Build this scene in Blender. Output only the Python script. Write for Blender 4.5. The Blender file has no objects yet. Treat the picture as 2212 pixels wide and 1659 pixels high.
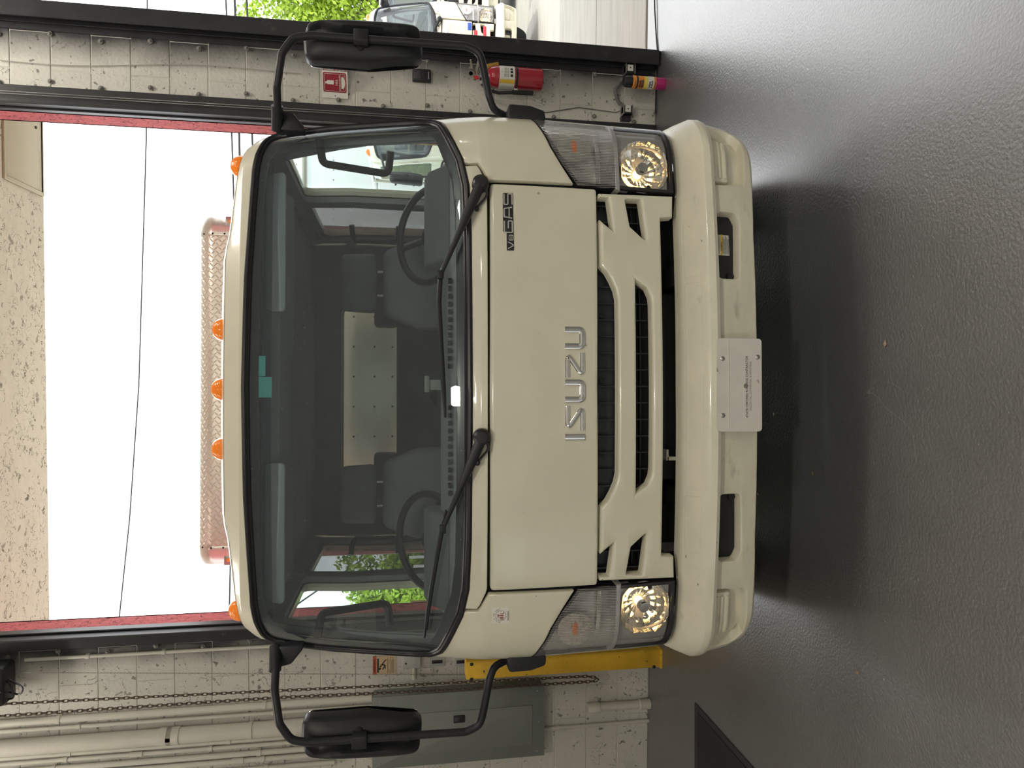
import bpy, bmesh, math, random
from mathutils import Vector, Matrix
from mathutils.geometry import tessellate_polygon
random.seed(11)
scene = bpy.context.scene
COL = scene.collection
R = math.radians

# ------------------------------------------------------------------ camera
# the photograph lies on its side: image left is up, image top is the viewer's right
FPX = 1540.0
CAM_H, CAM_D, CAM_TILT, CAM_ROLL, CAM_YAW = 1.60, 2.3545, 9.31, 0.08, -1.822
_t, _r, _w = R(CAM_TILT), R(CAM_ROLL), R(CAM_YAW)
c_fwd = Vector((math.sin(_w) * math.cos(_t), math.cos(_w) * math.cos(_t), -math.sin(_t)))
_rt = Vector((math.cos(_w), -math.sin(_w), 0))
_up = _rt.cross(c_fwd)
c_rt = _rt * math.cos(_r) + _up * math.sin(_r)
c_up = _up * math.cos(_r) - _rt * math.sin(_r)
c_pos = Vector((0, -CAM_D, CAM_H))
cd = bpy.data.cameras.new('camera')
cd.sensor_fit = 'HORIZONTAL'
cd.sensor_width = 36.0
cd.lens = FPX * 36.0 / 2212.0
cd.clip_start = 0.05
cd.clip_end = 300
cam = bpy.data.objects.new('camera', cd)
COL.objects.link(cam)
cx, cy, cz = -c_up, c_rt, -c_fwd
cam.matrix_world = Matrix(((cx.x, cy.x, cz.x, c_pos.x), (cx.y, cy.y, cz.y, c_pos.y), (cx.z, cy.z, cz.z, c_pos.z), (0, 0, 0, 1)))
scene.camera = cam
scene.view_settings.view_transform = 'Standard'
scene.view_settings.look = 'None'
scene.view_settings.gamma = 1.0
scene.view_settings.use_curve_mapping = False
scene.view_settings.exposure = 0.0

def at(px, py, Y):
    d = c_rt * (829.5 - py) - c_up * (px - 1106) + c_fwd * FPX
    return c_pos + d * ((Y - c_pos.y) / d.y)

# ------------------------------------------------------------------ sky and sun
world = bpy.data.worlds.new('sky')
scene.world = world
world.use_nodes = True
nt = world.node_tree
nt.nodes.clear()
o_ = nt.nodes.new('ShaderNodeOutputWorld')
bg = nt.nodes.new('ShaderNodeBackground')
tc = nt.nodes.new('ShaderNodeTexCoord')
nz = nt.nodes.new('ShaderNodeTexNoise')
nz.inputs['Scale'].default_value = 1.7
nz.inputs['Detail'].default_value = 7
nz.inputs['Roughness'].default_value = 0.58
rp = nt.nodes.new('ShaderNodeValToRGB')
rp.color_ramp.elements[0].position = 0.34
rp.color_ramp.elements[0].color = (0.140, 0.172, 0.20, 1)
rp.color_ramp.elements[1].position = 0.62
rp.color_ramp.elements[1].color = (0.98, 0.99, 1.0, 1)
re_ = rp.color_ramp.elements.new(0.45)
re_.color = (0.34, 0.35, 0.36, 1)
nt.links.new(tc.outputs['Generated'], nz.inputs['Vector'])
nt.links.new(nz.outputs['Fac'], rp.inputs['Fac'])
nt.links.new(rp.outputs['Color'], bg.inputs['Color'])
bg.inputs['Strength'].default_value = 5.6
nt.links.new(bg.outputs[0], o_.inputs[0])

sl = bpy.data.lights.new('sun', 'SUN')
sl.energy = 2.0
sl.angle = R(0.6)
sl.color = (1.0, 0.93, 0.80)
so = bpy.data.objects.new('sun', sl)
COL.objects.link(so)
so.rotation_euler = Vector((0.10, 0.36, -1.0)).to_track_quat('-Z', 'Y').to_euler()

# ------------------------------------------------------------------ materials
MATS = {}
def mat(name, col, rough=0.5, metal=0.0, var=0.06, vs=6.0, bump=0.0, bs=60.0, coat=0.0, spec=0.5,
        specks=None, emit=None, emit_s=0.0, wave=None, stretch=None, lines=None):
    if name in MATS:
        return MATS[name]
    m = bpy.data.materials.new(name)
    MATS[name] = m
    m.use_nodes = True
    N, L = m.node_tree.nodes, m.node_tree.links
    p = N['Principled BSDF']
    tcn = N.new('ShaderNodeTexCoord')
    src = tcn.outputs['Object']
    if stretch:
        mp = N.new('ShaderNodeMapping')
        mp.inputs['Scale'].default_value = stretch
        L.new(src, mp.inputs['Vector'])
        src = mp.outputs['Vector']
    n1 = N.new('ShaderNodeTexNoise')
    n1.inputs['Scale'].default_value = vs
    n1.inputs['Detail'].default_value = 6
    n1.inputs['Roughness'].default_value = 0.65
    L.new(src, n1.inputs['Vector'])
    r1 = N.new('ShaderNodeValToRGB')
    c = col
    r1.color_ramp.elements[0].position = 0.3
    r1.color_ramp.elements[0].color = tuple(max(0, v * (1 - var)) for v in c) + (1,)
    r1.color_ramp.elements[1].position = 0.7
    r1.color_ramp.elements[1].color = tuple(min(1, v * (1 + var)) for v in c) + (1,)
    L.new(n1.outputs['Fac'], r1.inputs['Fac'])
    out = r1.outputs['Color']
    for (scale, lo, hi, sc) in (specks or []):
        n2 = N.new('ShaderNodeTexNoise')
        n2.inputs['Scale'].default_value = scale
        n2.inputs['Detail'].default_value = 4
        L.new(src, n2.inputs['Vector'])
        r2 = N.new('ShaderNodeValToRGB')
        r2.color_ramp.elements[0].position = lo
        r2.color_ramp.elements[0].color = (0, 0, 0, 1)
        r2.color_ramp.elements[1].position = hi
        r2.color_ramp.elements[1].color = (1, 1, 1, 1)
        L.new(n2.outputs['Fac'], r2.inputs['Fac'])
        mx = N.new('ShaderNodeMix')
        mx.data_type = 'RGBA'
        L.new(r2.outputs['Color'], mx.inputs['Factor'])
        L.new(out, mx.inputs['A'])
        mx.inputs['B'].default_value = tuple(sc) + (1,)
        out = mx.outputs['Result']
    line_mask = None
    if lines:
        # winding noise-band lines, broken up; on stucco they paint relief shade into the colour
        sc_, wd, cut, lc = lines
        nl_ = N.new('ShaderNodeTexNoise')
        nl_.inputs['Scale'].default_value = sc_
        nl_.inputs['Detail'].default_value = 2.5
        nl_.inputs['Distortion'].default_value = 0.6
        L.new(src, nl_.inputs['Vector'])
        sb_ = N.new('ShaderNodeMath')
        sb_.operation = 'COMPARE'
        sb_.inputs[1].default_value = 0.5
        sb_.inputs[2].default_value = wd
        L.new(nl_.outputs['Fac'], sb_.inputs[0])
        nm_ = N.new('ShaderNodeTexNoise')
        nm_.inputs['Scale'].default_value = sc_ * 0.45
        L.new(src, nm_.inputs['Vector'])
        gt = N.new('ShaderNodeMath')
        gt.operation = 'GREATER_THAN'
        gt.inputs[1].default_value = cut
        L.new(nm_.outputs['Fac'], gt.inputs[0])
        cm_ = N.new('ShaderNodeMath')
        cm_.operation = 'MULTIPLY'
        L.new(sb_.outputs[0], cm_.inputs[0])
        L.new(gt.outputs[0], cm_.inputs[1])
        line_mask = cm_.outputs[0]
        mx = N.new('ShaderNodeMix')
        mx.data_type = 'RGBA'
        L.new(line_mask, mx.inputs['Factor'])
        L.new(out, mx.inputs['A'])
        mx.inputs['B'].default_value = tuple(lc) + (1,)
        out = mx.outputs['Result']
    L.new(out, p.inputs['Base Color'])
    p.inputs['Roughness'].default_value = rough
    p.inputs['Metallic'].default_value = metal
    p.inputs['Coat Weight'].default_value = coat
    p.inputs['Coat Roughness'].default_value = 0.08
    p.inputs['Specular IOR Level'].default_value = spec
    if bump:
        nb = N.new('ShaderNodeTexNoise')
        nb.inputs['Scale'].default_value = bs
        nb.inputs['Detail'].default_value = 5
        L.new(src, nb.inputs['Vector'])
        b = N.new('ShaderNodeBump')
        b.inputs['Strength'].default_value = bump
        b.inputs['Distance'].default_value = 0.01
        L.new(nb.outputs['Fac'], b.inputs['Height'])
        L.new(b.outputs['Normal'], p.inputs['Normal'])
    if wave:
        wv = N.new('ShaderNodeTexWave')
        wv.bands_direction = wave[0]
        wv.inputs['Scale'].default_value = wave[1]
        wv.inputs['Distortion'].default_value = wave[3] if len(wave) > 3 else 0.0
        L.new(src, wv.inputs['Vector'])
        b = N.new('ShaderNodeBump')
        b.inputs['Strength'].default_value = wave[2]
        b.inputs['Distance'].default_value = 0.004
        L.new(wv.outputs['Fac'], b.inputs['Height'])
        L.new(b.outputs['Normal'], p.inputs['Normal'])
    if emit:
        p.inputs['Emission Color'].default_value = tuple(emit) + (1,)
        p.inputs['Emission Strength'].default_value = emit_s
    return m

def glass(name, tint, rough=0.0, ior=1.5, wave=None, spec=1.0, dust=0.0, milky=0.0):
    """thin sheet: tinted see-through with a Fresnel reflection"""
    if name in MATS:
        return MATS[name]
    m = bpy.data.materials.new(name)
    MATS[name] = m
    m.use_nodes = True
    N, L = m.node_tree.nodes, m.node_tree.links
    N.clear()
    out = N.new('ShaderNodeOutputMaterial')
    tr = N.new('ShaderNodeBsdfTransparent')
    tr.inputs['Color'].default_value = tuple(tint) + (1,)
    gl = N.new('ShaderNodeBsdfGlossy')
    gl.inputs['Roughness'].default_value = rough
    gl.inputs['Color'].default_value = (spec, spec, spec, 1)
    fr = N.new('ShaderNodeFresnel')
    # a sheet reflects alike from both faces
    ge = N.new('ShaderNodeNewGeometry')
    mi = N.new('ShaderNodeMapRange')
    mi.inputs['To Min'].default_value = ior
    mi.inputs['To Max'].default_value = 1.0 / ior
    L.new(ge.outputs['Backfacing'], mi.inputs['Value'])
    L.new(mi.outputs['Result'], fr.inputs['IOR'])
    mx = N.new('ShaderNodeMixShader')
    tcn = N.new('ShaderNodeTexCoord')
    if wave:
        wv = N.new('ShaderNodeTexWave')
        wv.bands_direction = wave[0]
        wv.inputs['Scale'].default_value = wave[1]
        wv.inputs['Distortion'].default_value = 0.3
        L.new(tcn.outputs['Object'], wv.inputs['Vector'])
        b = N.new('ShaderNodeBump')
        b.inputs['Strength'].default_value = wave[2]
        b.inputs['Distance'].default_value = 0.004
        L.new(wv.outputs['Fac'], b.inputs['Height'])
        L.new(b.outputs['Normal'], gl.inputs['Normal'])
        L.new(b.outputs['Normal'], fr.inputs['Normal'])
    L.new(fr.outputs['Fac'], mx.inputs['Fac'])
    L.new(tr.outputs[0], mx.inputs[1])
    L.new(gl.outputs[0], mx.inputs[2])
    fin = mx.outputs[0]
    if wave and milky:
        df = N.new('ShaderNodeBsdfDiffuse')
        df.inputs['Color'].default_value = (0.75, 0.74, 0.73, 1)
        mp_ = N.new('ShaderNodeMath')
        mp_.operation = 'POWER'
        L.new(wv.outputs['Fac'], mp_.inputs[0])
        mp_.inputs[1].default_value = 3.0
        mu = N.new('ShaderNodeMath')
        mu.operation = 'MULTIPLY'
        L.new(mp_.outputs[0], mu.inputs[0])
        mu.inputs[1].default_value = milky
        m2 = N.new('ShaderNodeMixShader')
        L.new(mu.outputs[0], m2.inputs['Fac'])
        L.new(fin, m2.inputs[1])
        L.new(df.outputs[0], m2.inputs[2])
        fin = m2.outputs[0]
    if dust:
        df = N.new('ShaderNodeBsdfDiffuse')
        df.inputs['Color'].default_value = (0.58, 0.64, 0.70, 1)
        n = N.new('ShaderNodeTexNoise')
        n.inputs['Scale'].default_value = 170
        n.inputs['Detail'].default_value = 3
        n3 = N.new('ShaderNodeTexNoise')
        n3.inputs['Scale'].default_value = 2.5
        L.new(tcn.outputs['Object'], n.inputs['Vector'])
        L.new(tcn.outputs['Object'], n3.inputs['Vector'])
        rr = N.new('ShaderNodeValToRGB')
        rr.color_ramp.elements[0].position = 0.69
        rr.color_ramp.elements[0].color = (0.0, 0.0, 0.0, 1)
        rr.color_ramp.elements[1].position = 0.75
        rr.color_ramp.elements[1].color = (0.7, 0.7, 0.7, 1)
        L.new(n.outputs['Fac'], rr.inputs['Fac'])
        ml = N.new('ShaderNodeMath')
        ml.operation = 'MULTIPLY'
        L.new(rr.outputs['Color'], ml.inputs[0])
        L.new(n3.outputs['Fac'], ml.inputs[1])
        ad = N.new('ShaderNodeMath')
        ad.operation = 'ADD'
        ad.inputs[1].default_value = dust
        L.new(ml.outputs[0], ad.inputs[0])
        m2 = N.new('ShaderNodeMixShader')
        L.new(ad.outputs[0], m2.inputs['Fac'])
        L.new(fin, m2.inputs[1])
        L.new(df.outputs[0], m2.inputs[2])
        fin = m2.outputs[0]
    L.new(fin, out.inputs[0])
    return m

WHITE = mat('white_truck_paint', (0.74, 0.71, 0.575), 0.32, var=0.04, vs=5, coat=0.5, specks=[(22, 0.745, 0.77, (0.36, 0.33, 0.27)), (90, 0.77, 0.78, (0.2, 0.18, 0.15))])
BUMPER = mat('white_bumper_paint', (0.73, 0.70, 0.575), 0.40, var=0.07, vs=7, coat=0.25, specks=[(9, 0.66, 0.80, (0.50, 0.47, 0.38)), (30, 0.72, 0.75, (0.25, 0.23, 0.19))], stretch=(1, 1, 2.5))
BLACK = mat('black_plastic', (0.012, 0.013, 0.017), 0.45, var=0.2, bump=0.03, bs=300)
RUBBER = mat('black_rubber', (0.012, 0.012, 0.016), 0.38, var=0.2)
TYRE = mat('tyre_rubber', (0.02, 0.02, 0.021), 0.8, var=0.25, bump=0.1)
FRIT = mat('windshield_frit', (0.018, 0.018, 0.026), 0.25, var=0.1)
DARK = mat('dark_underbody', (0.012, 0.013, 0.015), 0.7, var=0.3)
CHROME = mat('chrome', (0.82, 0.82, 0.82), 0.06, metal=1.0, var=0.02)
ALU = mat('brushed_aluminium', (0.74, 0.70, 0.64), 0.32, metal=0.7, var=0.06, vs=12, stretch=(1, 1, 12))
TREAD = mat('tread_aluminium', (0.82, 0.77, 0.70), 0.36, metal=0.6, var=0.06)
GREYTRIM = mat('grey_cab_trim', (0.30, 0.305, 0.325), 0.75, var=0.08, bump=0.05, bs=150)
LIGHTTRIM = mat('pale_headliner', (0.52, 0.52, 0.53), 0.8, var=0.06)
SEATF = mat('charcoal_seat_fabric', (0.17, 0.172, 0.185), 0.85, var=0.12, bump=0.1, bs=250)
AMBER = mat('amber_lens', (0.95, 0.23, 0.012), 0.18, var=0.08, coat=0.6, wave=('Z', 60, 0.3), emit=(1.0, 0.22, 0.01), emit_s=0.25)
GLASS = glass('windshield_glass', (0.78, 0.86, 0.86), 0.0, 1.62, dust=0.065)
SIDEGLASS = glass('side_window_glass', (0.86, 0.93, 0.91), 0.0, 1.5, dust=0.01)
REARGLASS = glass('privacy_glass', (0.20, 0.20, 0.20), 0.0, 1.5, dust=0.02)
LENS = glass('ribbed_lens', (0.90, 0.90, 0.89), 0.03, 1.5, wave=('X', 52, 0.8), milky=0.35)
LENSC = glass('clear_lens', (0.93, 0.93, 0.92), 0.0, 1.5)
REFL = mat('lamp_reflector', (0.80, 0.78, 0.74), 0.09, metal=1.0, var=0.05, bump=0.25, bs=40)
LAMPGREY = mat('lamp_housing', (0.44, 0.43, 0.43), 0.35, metal=0.35, var=0.12, vs=20)
PLATEW = mat('worn_white_plate', (0.68, 0.66, 0.62), 0.5, var=0.06, vs=9, specks=[(26, 0.68, 0.73, (0.32, 0.3, 0.27))])
INK = mat('black_ink', (0.02, 0.02, 0.022), 0.6)
STEEL = mat('bare_steel', (0.42, 0.41, 0.39), 0.35, metal=0.9, var=0.15)
PAPER = mat('white_label', (0.75, 0.74, 0.70), 0.6, var=0.03)
YELLOWL = mat('yellow_label', (0.78, 0.50, 0.05), 0.6, var=0.03)
TEAL = mat('teal_tint_strip', (0.05, 0.33, 0.32), 0.4, var=0.05)

# ------------------------------------------------------------------ mesh helpers
def link(name, me, m, parent=None):
    o = bpy.data.objects.new(name, me)
    COL.objects.link(o)
    if m is not None:
        me.materials.append(m)
    if parent is not None:
        o.parent = parent
    return o

def finish(me, angle=35):
    me.polygons.foreach_set('use_smooth', [True] * len(me.polygons))
    me.set_sharp_from_angle(angle=R(angle))
    me.update()

class MB:
    def __init__(self):
        self.v, self.f = [], []
    def add(self, vs, fs, M=None):
        b = len(self.v)
        for q in vs:
            q = Vector(q)
            self.v.append(M @ q if M is not None else q)
        for f in fs:
            self.f.append(tuple(b + i for i in f))
        return self
    def box(self, a, b, M=None):
        (x0, y0, z0), (x1, y1, z1) = a, b
        vs = [(x0, y0, z0), (x1, y0, z0), (x1, y1, z0), (x0, y1, z0), (x0, y0, z1), (x1, y0, z1), (x1, y1, z1), (x0, y1, z1)]
        return self.add(vs, [(3, 2, 1, 0), (4, 5, 6, 7), (0, 1, 5, 4), (1, 2, 6, 5), (2, 3, 7, 6), (3, 0, 4, 7)], M)
    def cbox(self, c, d, M=None):
        return self.box(tuple(c[i] - d[i] / 2 for i in range(3)), tuple(c[i] + d[i] / 2 for i in range(3)), M)
    def tube(self, path, r, n=10, closed=False, M=None, flat=1.0):
        P = [Vector(q) for q in path]
        k = len(P)
        rr = r if isinstance(r, (list, tuple)) else [r] * k
        T = []
        for i in range(k):
            a = P[(i - 1) % k] if (closed or i > 0) else P[i]
            b = P[(i + 1) % k] if (closed or i < k - 1) else P[i]
            T.append((b - a).normalized())
        up = Vector((0, 0, 1)) if abs(T[0].z) < 0.9 else Vector((1, 0, 0))
        nrm = (up - T[0] * up.dot(T[0])).normalized()
        vs = []
        for i in range(k):
            nrm = (nrm - T[i] * nrm.dot(T[i])).normalized()
            bn = T[i].cross(nrm)
            for j in range(n):
                a = 2 * math.pi * j / n
                vs.append(P[i] + (nrm * math.cos(a) + bn * math.sin(a) * flat) * rr[i])
        fs = []
        for i in range(k if closed else k - 1):
            for j in range(n):
                i2 = (i + 1) % k
                fs.append((i * n + j, i * n + (j + 1) % n, i2 * n + (j + 1) % n, i2 * n + j))
        if not closed:
            fs.append(tuple(range(n - 1, -1, -1)))
            fs.append(tuple((k - 1) * n + j for j in range(n)))
        return self.add(vs, fs, M)
    def lathe(self, prof, n=20, M=None, sx=1.0):
        vs, fs = [], []
        for (r, z) in prof:
            for j in range(n):
                a = 2 * math.pi * j / n
                vs.append((r * math.cos(a) * sx, r * math.sin(a), z))
        for i in range(len(prof) - 1):
            for j in range(n):
                fs.append((i * n + j, i * n + (j + 1) % n, (i + 1) * n + (j + 1) % n, (i + 1) * n + j))
        if prof[0][0] > 1e-6:
            fs.append(tuple(range(n - 1, -1, -1)))
        if prof[-1][0] > 1e-6:
            fs.append(tuple((len(prof) - 1) * n + j for j in range(n)))
        return self.add(vs, fs, M)
    def prism(self, pts, a, b, axis='y', M=None):
        n = len(pts)
        def P(u, v, w):
            return {'y': (u, w, v), 'x': (w, u, v), 'z': (u, v, w)}[axis]
        vs = [P(u, v, a) for u, v in pts] + [P(u, v, b) for u, v in pts]
        fs = [tuple(range(n)), tuple(range(2 * n - 1, n - 1, -1))]
        fs += [(i, i + n, (i + 1) % n + n, (i + 1) % n) for i in range(n)]
        return self.add(vs, fs, M)
    def mesh(self, name, bev=0.0, seg=2, angle=35):
        me = bpy.data.meshes.new(name)
        bm = bmesh.new()
        vv = [bm.verts.new(q) for q in self.v]
        for f in self.f:
            try:
                bm.faces.new([vv[i] for i in f])
            except ValueError:
                pass
        bmesh.ops.remove_doubles(bm, verts=bm.verts, dist=1e-6)
        bmesh.ops.recalc_face_normals(bm, faces=bm.faces)
        if bev:
            ed = [e for e in bm.edges if len(e.link_faces) == 2 and e.calc_face_angle(0) > R(30)]
            bmesh.ops.bevel(bm, geom=ed, offset=bev, segments=seg, affect='EDGES', profile=0.5, clamp_overlap=True)
        bm.to_mesh(me)
        bm.free()
        finish(me, angle)
        return me
    def build(self, name, m, parent=None, bev=0.0, seg=2, angle=35):
        return link(name, self.mesh(name, bev, seg, angle), m, parent)

def empty(name, loc=(0, 0, 0), rz=0.0, parent=None):
    o = bpy.data.objects.new(name, None)
    o.empty_display_size = 0.1
    COL.objects.link(o)
    o.location = loc
    o.rotation_euler = (0, 0, rz)
    if parent is not None:
        o.parent = parent
    return o

def tag(o, label, cat, group=None):
    o['label'] = label
    o['category'] = cat
    if group:
        o['group'] = group
    return o

def struct(o):
    o['kind'] = 'structure'
    return o

def text(body, size, M, name, m, parent, extrude=0.0004, align='CENTER', sx=1.0):
    c = bpy.data.curves.new(name, 'FONT')
    c.body = body
    c.size = size
    c.align_x = align
    c.align_y = 'CENTER'
    c.extrude = extrude
    c.resolution_u = 2
    to = bpy.data.objects.new('t', c)
    me = bpy.data.meshes.new_from_object(to)
    bpy.data.objects.remove(to)
    bpy.data.curves.remove(c)
    S = Matrix.Diagonal((sx, 1, 1, 1))
    me.transform(M @ S)
    me.name = name
    me.materials.clear()
    return link(name, me, m, parent)

def face_m(loc, rx=90, ry=0, rz=0):
    """text frame: local x right, local y up, facing -Y"""
    return Matrix.Translation(loc) @ Matrix.Rotation(R(rz), 4, 'Z') @ Matrix.Rotation(R(rx), 4, 'X') @ Matrix.Rotation(R(ry), 4, 'Y')

def rnd(pts, r=0.01, n=4):
    """round the corners of a closed polygon"""
    out = []
    k = len(pts)
    for i in range(k):
        p = Vector(pts[i][:2])
        rr = pts[i][2] if len(pts[i]) > 2 else r
        a = Vector(pts[i - 1][:2]) - p
        b = Vector(pts[(i + 1) % k][:2]) - p
        la, lb = a.length, b.length
        if rr <= 0 or la < 1e-6 or lb < 1e-6:
            out.append((p.x, p.y))
            continue
        a.normalize()
        b.normalize()
        ang = a.angle(b)
        if ang > R(165):
            out.append((p.x, p.y))
            continue
        d = min(rr / math.tan(ang / 2), la * 0.45, lb * 0.45)
        p0, p1 = p + a * d, p + b * d
        for j in range(n + 1):
            t = j / n
            q = p0 * (1 - t) ** 2 + p * 2 * t * (1 - t) + p1 * t * t
            out.append((q.x, q.y))
    return out

def resample(pts, step):
    out = []
    k = len(pts)
    for i in range(k):
        a, b = Vector(pts[i]), Vector(pts[(i + 1) % k])
        n = max(1, int((b - a).length / step))
        for j in range(n):
            q = a.lerp(b, j / n)
            out.append((q.x, q.y))
    return out

def area2(p):
    return sum(p[i][0] * p[(i + 1) % len(p)][1] - p[(i + 1) % len(p)][0] * p[i][1] for i in range(len(p)))

def inset(p, d):
    """move a ccw polygon's outline inwards by d"""
    k = len(p)
    out = []
    for i in range(k):
        a, b, c = Vector(p[i - 1]), Vector(p[i]), Vector(p[(i + 1) % k])
        e1, e2 = (b - a), (c - b)
        if e1.length < 1e-9 or e2.length < 1e-9:
            out.append(p[i])
            continue
        n1 = Vector((-e1.y, e1.x)).normalized()
        n2 = Vector((-e2.y, e2.x)).normalized()
        n = n1 + n2
        if n.length < 0.2:
            n = n1
        n.normalize()
        s = d / max(0.45, n.dot(n1))
        q = b + n * s
        out.append((q.x, q.y))
    return out

def mir(half):
    """half outline from the middle round one side; closes it with its mirror image"""
    left = [(-p[0],) + tuple(p[1:]) for p in reversed(half) if abs(p[0]) > 1e-6]
    return list(half) + left

def skin_mesh(name, outline, fn, holes=(), r=0.004, t=0.03, o0=0.0, cs=None, cz=None, step=0.03, sharp=40):
    """a pressed panel: outline (with holes) in (s, z) laid on a curved surface, edges rolled over by r and turned back to depth t"""
    bm = bmesh.new()
    loops = []
    for idx, lp in enumerate([outline] + list(holes)):
        lp = resample(lp, step)
        if area2(lp) < 0:
            lp = lp[::-1]
        sg = 1.0 if idx == 0 else -1.0
        lay = []
        for (d, dep) in ((r, 0.0), (r * 0.32, r * 0.30), (0.0, r), (0.0, t)):
            q = inset(lp, d * sg) if d else lp
            lay.append([bm.verts.new((a, o0 + dep, b)) for a, b in q])
        k = len(lp)
        for A, B in zip(lay[:-1], lay[1:]):
            for i in range(k):
                j = (i + 1) % k
                bm.faces.new((A[i], A[j], B[j], B[i]))
        loops.append(lay[0])
    flat = [v for l in loops for v in l]
    for tri in tessellate_polygon([[Vector((v.co.x, v.co.z, 0)) for v in l] for l in loops]):
        try:
            bm.faces.new([flat[i] for i in tri])
        except ValueError:
            pass
    for s in (cs if cs is not None else CUT_S):
        bmesh.ops.bisect_plane(bm, geom=bm.verts[:] + bm.edges[:] + bm.faces[:], dist=1e-5, plane_co=(s, 0, 0), plane_no=(1, 0, 0))
    for z in (cz if cz is not None else CUT_Z):
        bmesh.ops.bisect_plane(bm, geom=bm.verts[:] + bm.edges[:] + bm.faces[:], dist=1e-5, plane_co=(0, 0, z), plane_no=(0, 0, 1))
    for v in bm.verts:
        v.co = fn(v.co.x, v.co.z, v.co.y)
    bmesh.ops.recalc_face_normals(bm, faces=bm.faces)
    me = bpy.data.meshes.new(name)
    bm.to_mesh(me)
    bm.free()
    finish(me, sharp)
    return me

def skin(name, outline, fn, m, parent, **k):
    return link(name, skin_mesh(name, outline, fn, **k), m, parent)

def ribbon(mb, path, w, h, M, base=0.0):
    """raised letter stroke: a rounded bar swept along a flat path (x, y), standing h proud in local z"""
    P = [Vector((q[0], q[1], 0)) for q in path]
    prof = [(-0.5, 0), (-0.5, 0.78), (-0.40, 1.0), (0.40, 1.0), (0.5, 0.78), (0.5, 0)]
    vs, fs = [], []
    k = len(P)
    for i in range(k):
        a = P[i - 1] if i > 0 else P[i]
        b = P[i + 1] if i < k - 1 else P[i]
        t = (b - a).normalized()
        n = Vector((-t.y, t.x, 0))
        if 0 < i < k - 1:
            n1 = (P[i] - a).normalized()
            sc = 1 / max(0.4, n.dot(Vector((-n1.y, n1.x, 0))))
        else:
            sc = 1
        for (u, v) in prof:
            q = P[i] + n * (u * w * sc)
            vs.append((q.x, q.y, base + v * h))
    m_ = len(prof)
    for i in range(k - 1):
        for j in range(m_):
            fs.append((i * m_ + j, i * m_ + (j + 1) % m_, (i + 1) * m_ + (j + 1) % m_, (i + 1) * m_ + j))
    fs.append(tuple(range(m_)))
    fs.append(tuple((k - 1) * m_ + j for j in range(m_ - 1, -1, -1)))
    mb.add(vs, fs, M)

def smooth_path(pts, r, n=5):
    """open polyline with rounded corners"""
    out = [pts[0]]
    for i in range(1, len(pts) - 1):
        p = Vector(pts[i])
        a, b = Vector(pts[i - 1]) - p, Vector(pts[i + 1]) - p
        ang = a.angle(b)
        rr = r[i] if isinstance(r, (list, tuple)) else r
        d = min(rr / math.tan(ang / 2), a.length * 0.48, b.length * 0.48)
        p0, p1 = p + a.normalized() * d, p + b.normalized() * d
        for j in range(n + 1):
            t = j / n
            q = p0 * (1 - t) ** 2 + p * 2 * t * (1 - t) + p1 * t * t
            out.append(tuple(q))
    out.append(pts[-1])
    return out

def copy_tree(o, parent=None, skip=()):
    c = o.copy()
    COL.objects.link(c)
    c.parent = parent
    for ch in list(o.children):
        if ch.name.split('.')[0] in skip:
            continue
        copy_tree(ch, c, skip)
    return c

# ------------------------------------------------------------------ the building
YW, YO = 1.94, 2.14                 # inner and outer face of the door wall
DL, DR = -1.54, 1.364               # first door opening
PR, DR2 = 1.905, 4.80               # pillar's right edge, far side of the second door
HEAD = 4.06

FLOORM = mat('worn_grey_floor_paint', (0.086, 0.088, 0.092), 0.36, var=0.16, vs=1.6, bump=0.42, bs=95, spec=1.0, coat=0.8,
             lines=(2.6, 0.0010, 0.60, (0.17, 0.165, 0.16)),
             specks=[(3.2, 0.60, 0.80, (0.085, 0.085, 0.085)), (38, 0.735, 0.75, (0.30, 0.29, 0.27)), (140, 0.735, 0.75, (0.36, 0.35, 0.33)), (17, 0.745, 0.76, (0.045, 0.045, 0.05))])
FLOORM.node_tree.nodes['Principled BSDF'].inputs['Coat Roughness'].default_value = 0.33
FLOORM.node_tree.nodes['Principled BSDF'].inputs['Coat IOR'].default_value = 1.7
GROUND = mat('sunlit_concrete', (0.42, 0.405, 0.36), 0.85, var=0.14, vs=3, bump=0.35, bs=30, stretch=(0.5, 3, 1), specks=[(40, 0.7, 0.74, (0.3, 0.29, 0.27))])
SOFF = mat('beige_stucco', (0.67, 0.62, 0.51), 0.9, var=0.05, bump=0.9, bs=16, lines=(15, 0.010, 0.47, (0.20, 0.175, 0.13)), specks=[(14, 0.63, 0.67, (0.34, 0.31, 0.25))])  # dark lines: relief shade painted into the stucco colour
REDS = mat('red_stucco', (0.64, 0.15, 0.165), 0.85, var=0.12, vs=14, bump=1.0, bs=26, lines=(20, 0.014, 0.42, (0.22, 0.03, 0.038)))  # its darker red lines paint the shade of the stucco relief
CEILM = mat('pale_ceiling', (0.55, 0.54, 0.52), 0.85, var=0.05)
BSTEEL = mat('black_painted_steel', (0.018, 0.018, 0.022), 0.45, var=0.4, vs=9, bump=0.06, bs=50, specks=[(11, 0.70, 0.78, (0.07, 0.06, 0.055))])

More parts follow.
